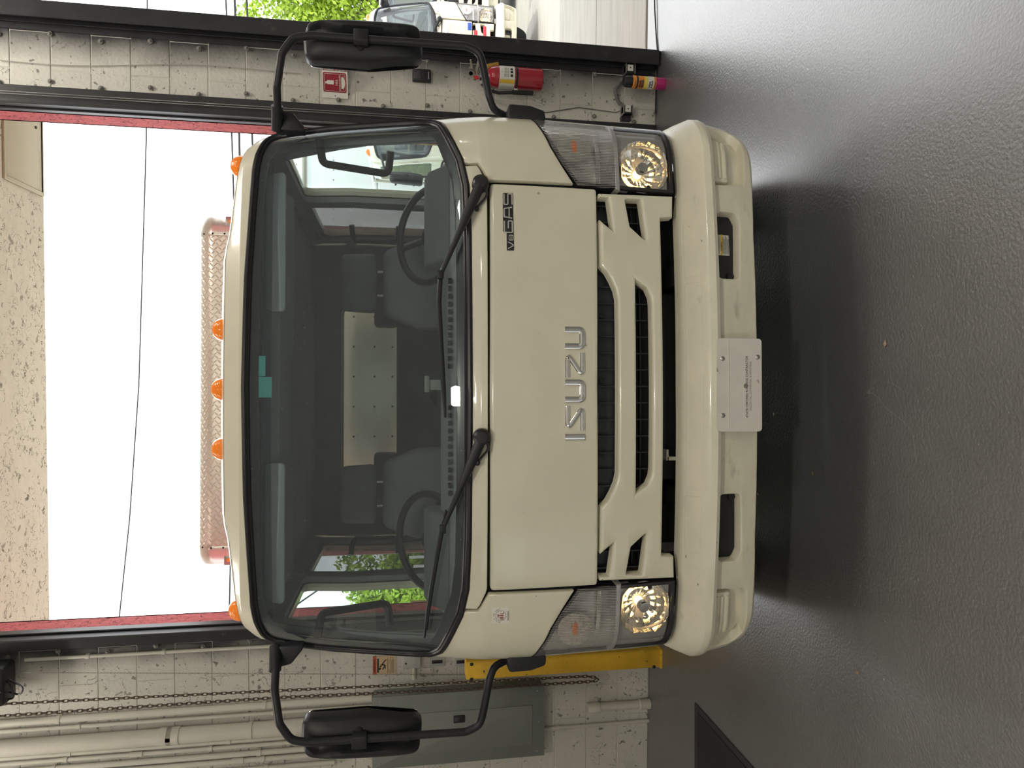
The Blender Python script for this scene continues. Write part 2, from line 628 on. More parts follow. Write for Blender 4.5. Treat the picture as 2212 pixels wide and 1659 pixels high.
def block_mat():
    """painted concrete block, pitted, with black overspray along the steel door guides"""
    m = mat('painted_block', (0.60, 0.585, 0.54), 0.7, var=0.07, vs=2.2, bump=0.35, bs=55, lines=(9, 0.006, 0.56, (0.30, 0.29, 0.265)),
            specks=[(30, 0.645, 0.68, (0.22, 0.21, 0.19)), (4.5, 0.66, 0.80, (0.40, 0.385, 0.35)), (80, 0.69, 0.72, (0.13, 0.12, 0.11))])
    N, L = m.node_tree.nodes, m.node_tree.links
    p = N['Principled BSDF']
    old = p.inputs['Base Color'].links[0].from_socket
    geo = N.new('ShaderNodeNewGeometry')
    sp = N.new('ShaderNodeSeparateXYZ')
    L.new(geo.outputs['Position'], sp.inputs[0])
    n = N.new('ShaderNodeTexNoise')
    n.inputs['Scale'].default_value = 3.0
    n.inputs['Detail'].default_value = 3
    L.new(geo.outputs['Position'], n.inputs['Vector'])
    for n2 in N:
        if n2.type == 'TEX_NOISE':
            for l in list(n2.inputs['Vector'].links):
                if l.from_node.type == 'TEX_COORD':
                    L.remove(l)
                    L.new(geo.outputs['Position'], n2.inputs['Vector'])
    ms = []
    for x0, w in ((-1.60, 0.14), (1.80, 0.16)):
        s = N.new('ShaderNodeMath')
        s.operation = 'SUBTRACT'
        L.new(sp.outputs['X'], s.inputs[0])
        s.inputs[1].default_value = x0
        a = N.new('ShaderNodeMath')
        a.operation = 'ABSOLUTE'
        L.new(s.outputs[0], a.inputs[0])
        d = N.new('ShaderNodeMath')
        d.operation = 'MULTIPLY_ADD'
        L.new(n.outputs['Fac'], d.inputs[0])
        d.inputs[1].default_value = -0.12
        L.new(a.outputs[0], d.inputs[2])
        mr = N.new('ShaderNodeMapRange')
        mr.inputs['From Min'].default_value = -0.03
        mr.inputs['From Max'].default_value = w - 0.04
        mr.inputs['To Min'].default_value = 1.0
        mr.inputs['To Max'].default_value = 0.0
        L.new(d.outputs[0], mr.inputs['Value'])
        ms.append(mr.outputs['Result'])
    mx = N.new('ShaderNodeMath')
    mx.operation = 'MAXIMUM'
    L.new(ms[0], mx.inputs[0])
    L.new(ms[1], mx.inputs[1])
    mm = N.new('ShaderNodeMix')
    mm.data_type = 'RGBA'
    L.new(mx.outputs[0], mm.inputs['Factor'])
    L.new(old, mm.inputs['A'])
    mm.inputs['B'].default_value = (0.035, 0.035, 0.038, 1)
    L.new(mm.outputs['Result'], p.inputs['Base Color'])
    return m
BLOCK = block_mat()
WALLM = mat('painted_wall', (0.58, 0.565, 0.52), 0.75, var=0.06, vs=1.5, bump=0.25, bs=50)

XL, XR, YB, CEIL = -3.05, 7.2, -9.0, 5.0
struct(MB().box((XL, YB, -0.25), (XR, 2.10, 0.0)).build('floor', FLOORM))
# outside paving falls gently away from the door
gs = 0.055
gr = struct(empty('pavement', (0, 2.14, 0)))
gr.rotation_euler = (-math.atan(gs), 0, 0)
for (a, b) in ((0.0, 1.45), (1.465, 4.9), (4.915, 9.9), (9.915, 40.0)):
    MB().box((-32, a, -0.15), (38, b, 0.0)).build('slab', GROUND, gr, bev=0.004, seg=1)
MB().box((-32, -0.04, -0.3), (38, 40, -0.06)).build('joint_bed', DARK, gr)
struct(MB().box((-32, -40, -0.40), (38, YB, -0.30)).build('ground_back', GROUND))
struct(MB().box((-40, -40, -0.42), (XL - 0.25, 2.12, -0.32)).build('ground_side', GROUND))

wf = struct(empty('wall_front', (0, 0, 0)))
def core(a, b, name='wall_core', m=WALLM):
    return MB().box(a, b).build(name, m, wf)
core((XL, YW + 0.003, 0), (DL - 0.005, YO, HEAD))
core((DR + 0.005, YW + 0.003, 0), (PR, YO, HEAD))
core((DR2, YW, 0), (XR, YO, HEAD))
core((XL, YW, HEAD + 0.01), (XR, YO, CEIL))
# painted blocks in running bond
BW, BH = 0.4064, 0.2032
def blocks(x0, x1, off, g=0.0016):
    cache = {}
    for r_ in range(20):
        z0 = r_ * BH
        x = x0 - (BW / 2 if (r_ + off) % 2 else 0.0)
        while x < x1 - 0.01:
            a, b = max(x, x0), min(x + BW, x1)
            if b - a > 0.03:
                w = round(b - a, 4)
                if w not in cache:
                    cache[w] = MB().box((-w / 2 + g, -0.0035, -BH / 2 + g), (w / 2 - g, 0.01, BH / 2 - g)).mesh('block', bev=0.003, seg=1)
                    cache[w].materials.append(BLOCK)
                o = bpy.data.objects.new('block', cache[w])
                COL.objects.link(o)
                o.parent = wf
                o.location = ((a + b) / 2, YW + 0.0035 + random.uniform(-0.001, 0.001), z0 + BH / 2)
            x += BW
blocks(XL, DL - 0.004, 0)
blocks(DR + 0.004, PR, 1)
# red stuccoed reveals and outer face
for (x0, x1) in ((DL - 0.004, DL + 0.012), (DR - 0.012, DR + 0.004), (PR - 0.004, PR + 0.012)):
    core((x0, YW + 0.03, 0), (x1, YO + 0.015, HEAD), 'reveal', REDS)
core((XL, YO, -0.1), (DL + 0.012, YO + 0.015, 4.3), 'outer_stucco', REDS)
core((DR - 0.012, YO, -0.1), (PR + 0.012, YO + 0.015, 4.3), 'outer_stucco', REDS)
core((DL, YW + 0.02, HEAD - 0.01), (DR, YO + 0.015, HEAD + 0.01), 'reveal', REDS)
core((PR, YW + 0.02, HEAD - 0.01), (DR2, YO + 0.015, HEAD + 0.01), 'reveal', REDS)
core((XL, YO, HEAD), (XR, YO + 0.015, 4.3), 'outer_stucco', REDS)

# stucco overhang outside with its access hatch
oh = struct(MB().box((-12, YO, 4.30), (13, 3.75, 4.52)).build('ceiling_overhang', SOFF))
CREAM = mat('cream_panel', (0.52, 0.47, 0.34), 0.5, var=0.03)
hf = MB()
hx0, hx1, hy0, hy1 = 1.283, 2.35, 3.19, 3.71
for (a, b, c_, d) in ((hx0 - 0.03, hx1 + 0.03, hy0 - 0.03, hy0), (hx0 - 0.03, hx1 + 0.03, hy1, hy1 + 0.02), (hx0 - 0.03, hx0, hy0, hy1), (hx1, hx1 + 0.03, hy0, hy1)):
    hf.box((a, c_, 4.285), (b, d, 4.30))
hf.build('hatch_frame', CREAM, oh, bev=0.003)
hp = MB().box((hx0 + 0.004, hy0 + 0.004, 4.291), (hx1 - 0.004, hy1 - 0.004, 4.30)).build('access_hatch', CREAM, oh, bev=0.002)
MB().lathe([(0.0, -0.006), (0.011, -0.006), (0.012, 0.004)], 10, Matrix.Translation((1.75, 3.62, 4.290))).build('hatch_lock', BLACK, oh)

# the rest of the hall, behind the camera
struct(MB().box((XL - 0.2, YB - 0.2, CEIL), (XR + 0.2, YO + 0.1, CEIL + 0.2)).build('ceiling', CEILM))
wl = struct(empty('wall_left'))
for (a, b, z0, z1) in ((YB, -8.6, 0, CEIL), (-8.6, -5.6, 4.0, CEIL), (-5.6, YW, 0, CEIL)):
    MB().box((XL - 0.2, a, z0), (XL, b, z1)).build('wall_core', WALLM, wl)
struct(MB().box((XR, YB, 0), (XR + 0.2, YW, CEIL)).build('wall_right', WALLM))
wb = struct(empty('wall_back'))
for (a, b, z0, z1) in ((XL - 0.2, XR + 0.2, 0, CEIL),):
    MB().box((a, YB - 0.2, z0), (b, YB, z1)).build('wall_core', WALLM, wb)

# black steel door guides, bolted to the wall
BOLTM = mat('oversprayed_bolt', (0.20, 0.195, 0.18), 0.5, var=0.3, vs=30)
def guide(name, parts, bolts, bx):
    g = struct(empty(name))
    for (a, b) in parts:
        MB().box(a, b).build('guide_angle', BSTEEL, g, bev=0.003, seg=1)
    bm_ = MB().lathe([(0.0, 0.010), (0.005, 0.009), (0.008, 0.004), (0.009, 0.0), (0.014, 0.0), (0.014, -0.004)], 10, Matrix.Rotation(R(90), 4, 'X')).mesh('bolt')
    bm_.materials.append(BOLTM)
    for i in range(bolts):
        o = bpy.data.objects.new('bolt', bm_)
        COL.objects.link(o)
        o.parent = g
        o.location = (bx + (0.012 if i % 2 else -0.008), YW - 0.008, 0.14 + i * 0.255)
    return g
guide('trim_1', [((-1.622, 1.925, 0.0), (-1.535, 1.938, HEAD)), ((-1.545, 1.86, 0.0), (-1.535, 1.938, HEAD)), ((-1.535, 1.93, 0), (-1.523, 1.99, HEAD))], 15, -1.645)
g2 = guide('trim_2', [((1.362, 1.925, 0.0), (1.478, 1.938, HEAD)), ((1.362, 1.87, 0.0), (1.372, 1.938, HEAD)), ((1.352, 1.93, 0), (1.364, 1.99, HEAD))], 15, 1.497)
guide('trim_3', [((1.815, 1.925, 0.0), (1.912, 1.938, HEAD)), ((1.815, 1.85, 0.012), (1.905, 1.862, HEAD)), ((1.893, 1.86, 0.0), (1.905, 1.938, HEAD)), ((1.778, 1.930, 0.03), (1.815, 1.938, HEAD))], 15, 1.752)
# lift cables of the roll-up door run down the guide
for i, (x, y) in enumerate(((1.418, 1.905), (1.431, 1.907))):
    tag(MB().tube([(x, y, 0.25), (x + 0.003, y, 2.2), (x + 0.002, y, 4.05)], 0.0022, 6).build('lift_cable', STEEL),
        ['steel door lift cable nearer the opening on the black guide', 'steel door lift cable nearer the pillar on the black guide'][i], 'cable', 'lift cables on the right door guide')

# high-bay lamps under the ceiling, behind the camera
LAMPB = mat('lamp_body', (0.05, 0.05, 0.055), 0.5)
LEDM = mat('led_ring', (0.9, 0.9, 0.88), 0.4, emit=(1.0, 0.93, 0.82), emit_s=22.0)
for i, (x, y) in enumerate(((0.0, -3.8), (2.9, -3.7), (5.6, -3.7), (0.0, -7.0), (3.0, -7.0))):
    lp = empty('high_bay_lamp', (x, y, 4.62))
    MB().lathe([(0.0, 0.16), (0.06, 0.16), (0.07, 0.10), (0.17, 0.06), (0.19, 0.0), (0.185, -0.02), (0.165, -0.022)], 24).build('lamp_body', LAMPB, lp)
    MB().lathe([(0.045, -0.010), (0.16, -0.018)], 24).build('led_ring', LEDM, lp)
    MB().tube([(0, 0, 0.15), (0, 0, 0.38)], 0.006, 6).build('suspension_rod', STEEL, lp)
    la = bpy.data.lights.new('high_bay_light', 'AREA')
    la.shape = 'DISK'
    la.size = 0.30
    la.energy = (74, 46, 28, 46, 32)[i]
    la.color = (1.0, 0.92, 0.77)
    lo = bpy.data.objects.new('high_bay_light', la)
    COL.objects.link(lo)
    lo.parent = lp
    lo.location = (0, 0, -0.035)
    tag(lp, ['round black high-bay lamp hanging over the middle of the bay', 'round black high-bay lamp right of the middle one', 'round black high-bay lamp farthest right in the hall',
             'round black high-bay lamp at the back of the hall, left one', 'round black high-bay lamp at the back of the hall, right one'][i], 'lamp', 'high-bay lamps')
# unseen strip lamps, added under the ceiling to brighten the door wall's top
for i, x in enumerate((-2.2, 1.75)):
    lp = empty('added_wash_lamp', (x, 0.95, 4.80))
    MB().box((-0.62, -0.06, 0.0), (0.62, 0.06, 0.06)).box((-0.02, -0.02, 0.06), (0.02, 0.02, 0.2)).build('housing', SOFF, lp, bev=0.006)
    for dy in (-0.03, 0.03):
        MB().tube([(-0.6, dy, -0.02), (0.6, dy, -0.02)], 0.014, 10).build('tube', LEDM, lp)
    la = bpy.data.lights.new('added_wash_light', 'AREA')
    la.shape = 'RECTANGLE'
    la.size, la.size_y = 1.2, 0.10
    la.energy = (19, 38)[i]
    la.color = (1.0, 0.93, 0.82)
    lo = bpy.data.objects.new('added_wash_light', la)
    COL.objects.link(lo)
    lo.parent = lp
    lo.location = (0, 0, -0.045)
    tag(lp, ['added unseen wash lamp under the ceiling above the conduits', 'added unseen wash lamp under the ceiling above the pillar'][i], 'lamp', 'added wash lamps')

# ------------------------------------------------------------------ the truck, in its own frame: x right, y back, z up, front of bumper at y = 0
def lerp(T, z):
    if z <= T[0][0]:
        return T[0][1]
    for (a, va), (b, vb) in zip(T[:-1], T[1:]):
        if z <= b:
            return va + (vb - va) * (z - a) / (b - a)
    return T[-1][1]

class Surf:
    """a cab front: bowed across, rounded at the corners, straight down the sides; s runs along the plan outline"""
    def __init__(self, F, W, bow, rad):
        self.F, self.W, self.bow, self.rad = F, W, bow, rad
    def __call__(self, s, z, o=0.0):
        W, F, rad = lerp(self.W, z), lerp(self.F, z), self.rad
        sg = 1 if s >= 0 else -1
        s = abs(s)
        x1 = W - rad
        k = self.bow / (x1 * x1)
        a1 = math.atan(2 * k * x1)
        arc = rad * (math.pi / 2 - a1)
        cx_, cy_ = x1 - rad * math.sin(a1), F + self.bow + rad * math.cos(a1)
        if s <= x1:
            x, y, a = s, F + k * s * s, math.atan(2 * k * s)
        elif s <= x1 + arc:
            a = a1 + (s - x1) / rad
            x, y = cx_ + rad * math.sin(a), cy_ - rad * math.cos(a)
        else:
            a = math.pi / 2
            x, y = cx_ + rad, cy_ + (s - x1 - arc)
        return Vector((sg * (x - o * math.sin(a)), y + o * math.cos(a), z))

FT = [(.30, .10), (.58, .10), (.88, .115), (1.15, .128), (1.22, .134), (1.27, .141), (1.30, .148), (1.33, .158), (1.37, .172), (1.41, .188), (1.45, .205), (2.13, .47), (2.19, .50), (2.26, .56)]
WT = [(.3, 1.01), (.57, 1.022), (1.09, 1.045), (1.25, 1.048), (1.5, 1.05), (1.83, 1.055), (2.07, 1.045), (2.14, 1.03), (2.19, 1.0), (2.26, .95)]
CAB = Surf(FT, WT, .05, .17)
BUM = Surf([(.25, .10), (.275, .062), (.30, .048), (.44, .030), (.456, .028), (.464, .006), (.478, 0.0), (.50, .008), (.54, .05), (.565, .09), (.58, .13)],
           [(.25, .98), (.30, 1.02), (.36, 1.04), (.44, 1.05), (.5, 1.055), (.56, 1.04), (.58, 1.03)], .06, .20)
CUT_S = [s * 0.1 for s in range(-7, 8)] + [sg * s for sg in (-1, 1) for s in (.75, .80, .84, .87, .90, .93, .96, .99, 1.02, 1.05, 1.08, 1.12)]
CUT_Z = [.6, .7, .8, .88, .97, 1.06, 1.15, 1.24, 1.27, 1.30, 1.33, 1.37, 1.41, 1.45, 1.5, 1.6, 1.7, 1.8, 1.9, 2.0, 2.07, 2.1, 2.13, 2.16, 2.19, 2.22]

TRUCK = empty('crew_cab_truck', (-0.081, 0, 0), R(2.614))
tag(TRUCK, 'white crew-cab truck with two steering wheels, nosing through the open garage door', 'truck', 'white trucks')
T = TRUCK

SEAL = [(0, 1.338), (.552, 1.34), (.725, 1.346), (.823, 1.366), (.911, 1.404), (.985, 1.432), (1.022, 1.465), (1.038, 1.52), (1.045, 1.70), (1.045, 1.90),
        (1.038, 1.99), (1.025, 2.055), (1.0, 2.09), (.972, 2.107), (.904, 2.128), (.841, 2.139), (.64, 2.15), (.42, 2.161), (0, 2.168)]
FRI = [(0, 1.383), (.464, 1.384), (.64, 1.387), (.756, 1.40), (.846, 1.432), (.909, 1.454), (.949, 1.475), (.967, 1.514), (.982, 1.694), (.983, 1.852),
       (.971, 1.951), (.952, 2.013), (.916, 2.053), (.874, 2.08), (.787, 2.097), (.612, 2.106), (0, 2.113)]
# body in white: pillars, visor and front corners
HLT = [(.738, .955), (.807, .998), (.875, 1.037), (.965, 1.072), (1.02, 1.086), (1.05, 1.092)]
half = [(0, 2.258), (.51, 2.258), (.57, 2.248), (.60, 2.239), (.69, 2.229), (.78, 2.220), (.90, 2.206), (.98, 2.194), (1.06, 2.185), (1.15, 2.18),
        (1.15, .60), (1.06, .60), (1.058, 1.100)] + [(a, b + .006) for a, b in reversed(HLT[:-1])] + \
       [(.742, 1.268), (.793, 1.296), (.806, 1.306), (.808, 1.352)] + SEAL[3:]
outer = mir(half)
skin('cab_shell', outer, CAB, WHITE, T, r=.006, t=.025)
# windshield, its printed border and rubber
glass_o = inset(resample(mir(SEAL), .03), .006)
ws = skin('windshield', glass_o, CAB, GLASS, T, r=.001, t=.002, o0=.006)
skin('frit_band', inset(resample(mir(SEAL), .03), .010), CAB, FRIT, ws, holes=[mir(FRI)], r=.0008, t=.002, o0=.0095)
skin('sun_band', rnd([(-.90, 2.064), (.90, 2.064), (.86, 2.100), (-.86, 2.100)], .004), CAB, glass('sun_band_tint', (.35, .50, .60), 0.0, 1.2), ws, r=.0008, t=.001, o0=.013)
for i, (a, b, z0, z1) in enumerate(((.040, .118, 2.085, 2.111), (-.040, .038, 2.060, 2.111))):
    skin('permit_sticker', [(a, z0), (b, z0), (b, z1), (a, z1)], CAB, TEAL, ws, r=.0006, t=.001, o0=.0075)
def on(pts, S, o):
    return [S(a, b, o) for a, b in pts]
sp = on(resample(mir(SEAL), .02), CAB, .002)
sl_ = MB().tube(sp, .0115, 8, closed=True).build('windshield_seal', RUBBER, T)
MB().tube(on(inset(resample(mir(SEAL), .02), .013), CAB, .003), .006, 6, closed=True).build('seal_lip', RUBBER, sl_)
# cowl and front panel
skin('cowl_panel', mir([(0, 1.276), (.722, 1.275), (.740, 1.280), (.784, 1.300), (.798, 1.310), (.799, 1.352), (.725, 1.338), (.552, 1.332), (0, 1.330)]), CAB, WHITE, T, r=.004, t=.03)
skin('front_panel', rnd(mir([(0, .882), (.722, .875), (.731, 1.263), (0, 1.2685)]), .014), CAB, WHITE, T, r=.011, t=.035)
# dark bulkhead behind the seams
skin('bulkhead', mir([(0, .58), (1.05, .58), (1.05, 1.06), (.83, 1.02), (.83, 1.345), (0, 1.345)]), CAB, DARK, T, r=.001, t=.01, o0=.16)
skin('seam_backing', mir([(0, 1.20), (.80, 1.20), (.84, 1.36), (.7, 1.333), (0, 1.325)]), CAB, DARK, T, r=.001, t=.01, o0=.040)
for sg in (-1, 1):
    skin('seam_backing', [(sg * .69, .90), (sg * .69, 1.27), (sg * .78, 1.29), (sg * .78, .99), (sg * .745, .95)], CAB, DARK, T, r=.001, t=.01, o0=.042)

# roof
rb = MB()
xs = [(-1.0 + i * 0.05) for i in range(41)]
def ztop(x):
    return lerp([(0, 2.258), (.51, 2.258), (.57, 2.248), (.60, 2.239), (.69, 2.229), (.78, 2.22), (.90, 2.206), (.98, 2.194), (1.06, 2.185)], abs(x))
rows = []
for dy, dz in ((0.0, 0.0), (.02, .010), (.06, .022), (.15, .034), (.5, .045), (1.2, .045), (2.0, .03)):
    rows.append([])
    for x in xs:
        q = CAB(x, ztop(x), 0.001)
        y = min(q.y + dy, 2.72) if dy < 2 else 2.72
        rows[-1].append((q.x, y, q.z + dz * (1 - (abs(x) / 1.0) ** 4)))
k = len(xs)
rb.add([p_ for r_ in rows for p_ in r_], [(i * k + j, i * k + j + 1, (i + 1) * k + j + 1, (i + 1) * k + j) for i in range(len(rows) - 1) for j in range(k - 1)])
rb.build('roof', WHITE, T)
# doors, with the same tumblehome as the front
def side(sg):
    def f(y, z, o=0.0):
        return Vector((sg * (lerp(WT, z) - o), y, z))
    return f
def yA(z):
    return lerp(FT, z) + .245
SC, SZ = [.4, .6, .8, 1.0, 1.3, 1.6, 2.0, 2.4], [.8, 1.0, 1.25, 1.4, 1.5, 1.65, 1.83, 1.95, 2.05, 2.1, 2.15]
for sg in (1, -1):
    f = side(sg)
    front = [(yA(.60), .60), (1.50, .60), (1.50, 2.17), (yA(2.17), 2.17), (yA(1.9), 1.9), (yA(1.65), 1.65), (yA(1.4), 1.4), (yA(1.3), 1.3), (yA(1.2), 1.2)]
    win = rnd([(.475, 1.38), (1.44, 1.34), (1.465, 2.06), (.80, 2.06), (.58, 1.70)], .04)
    d = skin('front_door', front, f, WHITE, T, holes=[win], r=.004, t=.04, cs=SC, cz=SZ)
    skin('door_trim', inset(front[::1] if area2(front) > 0 else front[::-1], .004), f, GREYTRIM, d, holes=[inset(resample(win if area2(win) > 0 else win[::-1], .05), -.006)], r=.002, t=.03, o0=.045, cs=SC, cz=SZ)
    skin('window_glass', inset(win if area2(win) > 0 else win[::-1], -.01), f, SIDEGLASS, d, r=.001, t=.003, o0=.02, cs=SC, cz=SZ)
    rear = [(1.512, .60), (2.50, .60), (2.50, 2.17), (1.512, 2.17)]
    win2 = rnd([(1.60, 1.36), (2.34, 1.36), (2.42, 2.05), (1.60, 2.06)], .05)
    d2 = skin('rear_door', rear, f, WHITE, T, holes=[win2], r=.004, t=.04, cs=SC, cz=SZ)
    skin('door_trim', inset(rear, .005), f, GREYTRIM, d2, holes=[inset(resample(win2, .05), -.02)], r=.002, t=.03, o0=.045, cs=SC, cz=SZ)
    skin('window_glass', inset(win2, -.01), f, REARGLASS, d2, r=.001, t=.003, o0=.02, cs=SC, cz=SZ)
    # grab handles inside
    for (y0, z0, y1, z1) in ((.56, 1.90, .66, 1.62), (2.02, 1.86, 2.02, 1.58)):
        x_ = sg * (.955)
        MB().tube(smooth_path([(sg * .99, y0, z0), (x_ - sg * .05, y0 + .04, z0 - .01), (x_ - sg * .05, y1 + .04, z1 + .01), (sg * .99, y1, z1)], .03), .016, 8).build('grab_handle', BLACK, T)
    skin('rear_quarter', [(2.508, .60), (2.72, .60), (2.72, 2.20), (2.508, 2.20)], f, WHITE, T, r=.004, t=.04, cs=SC, cz=SZ)
def rearf(x, z, o=0.0):
    return Vector((x, 2.72 - o, z))
rwin = rnd([(-.56, 1.58), (.56, 1.58), (.56, 1.95), (-.56, 1.95)], .04)
rw = skin('rear_wall', [(-1.02, .6), (1.02, .6), (1.03, 2.19), (-1.03, 2.19)], rearf, WHITE, T, holes=[rwin], r=.004, t=.03, cs=[], cz=[])
skin('wall_trim', [(-.99, .9), (.99, .9), (.99, 2.17), (-.99, 2.17)], rearf, GREYTRIM, rw, holes=[inset(rwin, -.02)], r=.002, t=.02, o0=.03, cs=[], cz=[])
skin('window_glass', inset(rwin, -.01), rearf, SIDEGLASS, rw, r=.001, t=.003, o0=.015, cs=[], cz=[])
# cab interior
MB().box((-.98, .70, 2.145), (.98, 2.68, 2.165)).build('headliner', LIGHTTRIM, T, bev=.004)
MB().prism([(.70, 2.14), (.60, 2.125), (.62, 2.06), (.74, 2.02), (1.0, 2.06), (1.02, 2.14)], -.80, .80, 'x').build('overhead_shelf', GREYTRIM, T, bev=.01)
for sg in (1, -1):
    MB().prism(rnd([(sg * .30, 2.030), (sg * .86, 2.030), (sg * .84, 2.105), (sg * .30, 2.105)], .02), .575, .60, 'y').build('sun_visor', LIGHTTRIM, T, bev=.005)
MB().box((-.95, .55, .86), (.95, 2.66, .92)).build('cab_floor', DARK, T)
db = MB().prism([(.36, 1.30), (.40, 1.385), (.58, 1.415), (.70, 1.40), (.78, 1.30), (.78, .92), (.40, .92)], -.92, .92, 'x').build('dashboard', GREYTRIM, T, bev=.02, seg=3)
for sg in (1, -1):
    MB().prism([(.42, 1.39), (.55, 1.47), (.66, 1.482), (.70, 1.46), (.72, 1.38)], sg * .50, sg * .88, 'x').build('instrument_hood', SEATF, db, bev=.015, seg=3)
    sv = MB()
    for i in range(12):
        sv.cbox((sg * (.08 + i * .03), .40, 1.392), (.018, .03, .012))
    sv.build('defroster_vent', BLACK, db)
    # steering wheel, one on each side
    M = Matrix.Translation((sg * .70, .93, 1.445)) @ Matrix.Rotation(R(38), 4, 'X')
    st = empty('steering_wheel', parent=T)
    ring = [(.215 * math.cos(a), .215 * math.sin(a), 0) for a in [2 * math.pi * i / 36 for i in range(36)]]
    MB().tube(ring, .017, 10, closed=True, M=M).build('rim', BLACK, st)
    hb = MB().lathe([(0, .0), (.06, -.005), (.075, -.03), (.06, -.06), (.0, -.06)], 20, M)
    for a in (R(100), R(220), R(340)):
        hb.tube([(.05 * math.cos(a), .05 * math.sin(a), -.03), (.21 * math.cos(a), .21 * math.sin(a), 0)], .013, 8, M=M)
    hb.tube([(0, 0, -.05), (0, -.02, -.30)], .03, 10, M=M)
    hb.build('hub', BLACK, st)
def seat(x0, y0, w, name='front_seat'):
    e = empty(name, (x0, y0, 0), parent=T)
    MB().cbox((0, -.20, 1.02), (w, .46, .16)).build('cushion', SEATF, e, bev=.05, seg=3)
    MB().prism([(-w / 2, 1.05), (w / 2, 1.05), (w / 2, 1.48), (w / 2 - .07, 1.66), (-w / 2 + .07, 1.66), (-w / 2, 1.48)], -.02, .11, 'y', Matrix.Rotation(R(0), 4, 'X')).build('backrest', SEATF, e, bev=.035, seg=3)
    MB().prism([(-.15, 1.69), (.15, 1.69), (.14, 1.87), (-.14, 1.87)], .0, .09, 'y').build('headrest', SEATF, e, bev=.03, seg=3)
    for a in (-.06, .06):
        MB().tube([(a, .045, 1.64), (a, .045, 1.72)], .006, 6).build('headrest_post', STEEL, e)
    return e
seat(.53, 1.26, .46)
seat(-.53, 1.26, .46)
MB().box((-.20, 1.12, .92), (.20, 1.42, 1.36)).build('centre_console', GREYTRIM, T, bev=.03, seg=3)
e = empty('rear_bench', (0, 2.42, 0), parent=T)
MB().cbox((0, -.16, 1.04), (1.7, .46, .16)).build('cushion', SEATF, e, bev=.05, seg=3)
MB().cbox((0, .12, 1.33), (1.7, .12, .52)).build('backrest', SEATF, e, bev=.04, seg=3)
for x_ in (-.58, .58):
    MB().cbox((x_, .12, 1.66), (.32, .09, .16)).build('headrest', SEATF, e, bev=.03, seg=3)
# bracket of a camera on the dash, seen through the glass
MB().box((-.012, .50, 1.40), (.030, .54, 1.475)).box((-.02, .49, 1.465), (.045, .52, 1.485)).build('dash_bracket', mat('pale_bracket', (.26, .28, .26), .5), T, bev=.004)

# grille: painted bars with openings, black slats behind
gout = mir([(0, .808), (.315, .808), (.349, .815), (.382, .829), (.413, .846), (.436, .868), (.606, .868), (.566, .820), (.688, .834), (.688, .868),
            (.7045, .868), (.702, .590), (.622, .594), (.617, .640), (.367, .641), (0, .641)])
gh = [mir([(0, .681), (.300, .682), (.325, .685), (.355, .698), (.386, .740), (0, .741)])]
for sg in (1, -1):
    gh.append(rnd([(sg * .684, .771), (sg * .583, .755), (sg * .530, .697), (sg * .684, .713)], .006))
gr_ = skin('grille', gout, CAB, WHITE, T, holes=gh, r=.010, t=.045, o0=-.004, step=.02)
GRB = mat('black_grille_plastic', (0.014, 0.017, 0.024), 0.5, var=0.25)
for z in (.70, .725, .765, .83, .852):
    skin('grille_bar', [(-.69, z - .003), (.69, z - .003), (.69, z + .003), (-.69, z + .003)], CAB, GRB, gr_, r=.001, t=.02, o0=.075)
skin('grille_back', [(-.70, .80), (.70, .80), (.70, .875), (-.70, .875)], CAB, GRB, gr_, r=.001, t=.004, o0=.062)
sm = MB().box((-.0022, 0, .672), (.0022, .03, .872)).mesh('slat')
sm.materials.append(GRB)
for i in range(-11, 12):
    o = bpy.data.objects.new('slat', sm)
    COL.objects.link(o)
    o.parent = gr_
    o.location = CAB(i * .061, .78, .045) - Vector((0, 0, .78))
cm = MB().cbox((0, 0, 0), (.018, .012, .016)).mesh('clip', bev=.002)
cm.materials.append(DARK)
for x_ in (-.58, -.25, 0.02, .26, .60):
    o = bpy.data.objects.new('clip', cm)
    COL.objects.link(o)
    o.parent = gr_
    o.location = CAB(x_, .853, .055)
# machinery glimpsed below the grille
MB().box((-.62, .36, .34), (.62, .44, .90)).build('radiator', DARK, T)
MB().box((-.30, .34, .688), (-.18, .352, .712)).build('radiator_label', mat('brass_label', (.30, .22, .06), .6), T)
for sg in (1, -1):
    MB().box((sg * .42 - .04, .14, .40), (sg * .42 + .04, 5.6, .56)).build('frame_rail', DARK, T)
MB().tube([(-.7, .30, .60), (-.2, .28, .585), (.1, .30, .60), (.65, .30, .605)], .010, 8).build('hose', RUBBER, T)
tow = MB().box((-.275, .17, .565), (-.262, .21, .60)).box((-.275, .17, .596), (-.235, .21, .604)).build('pale_bracket', mat('pale_bracket_metal', (.45, .43, .38), .5), T)

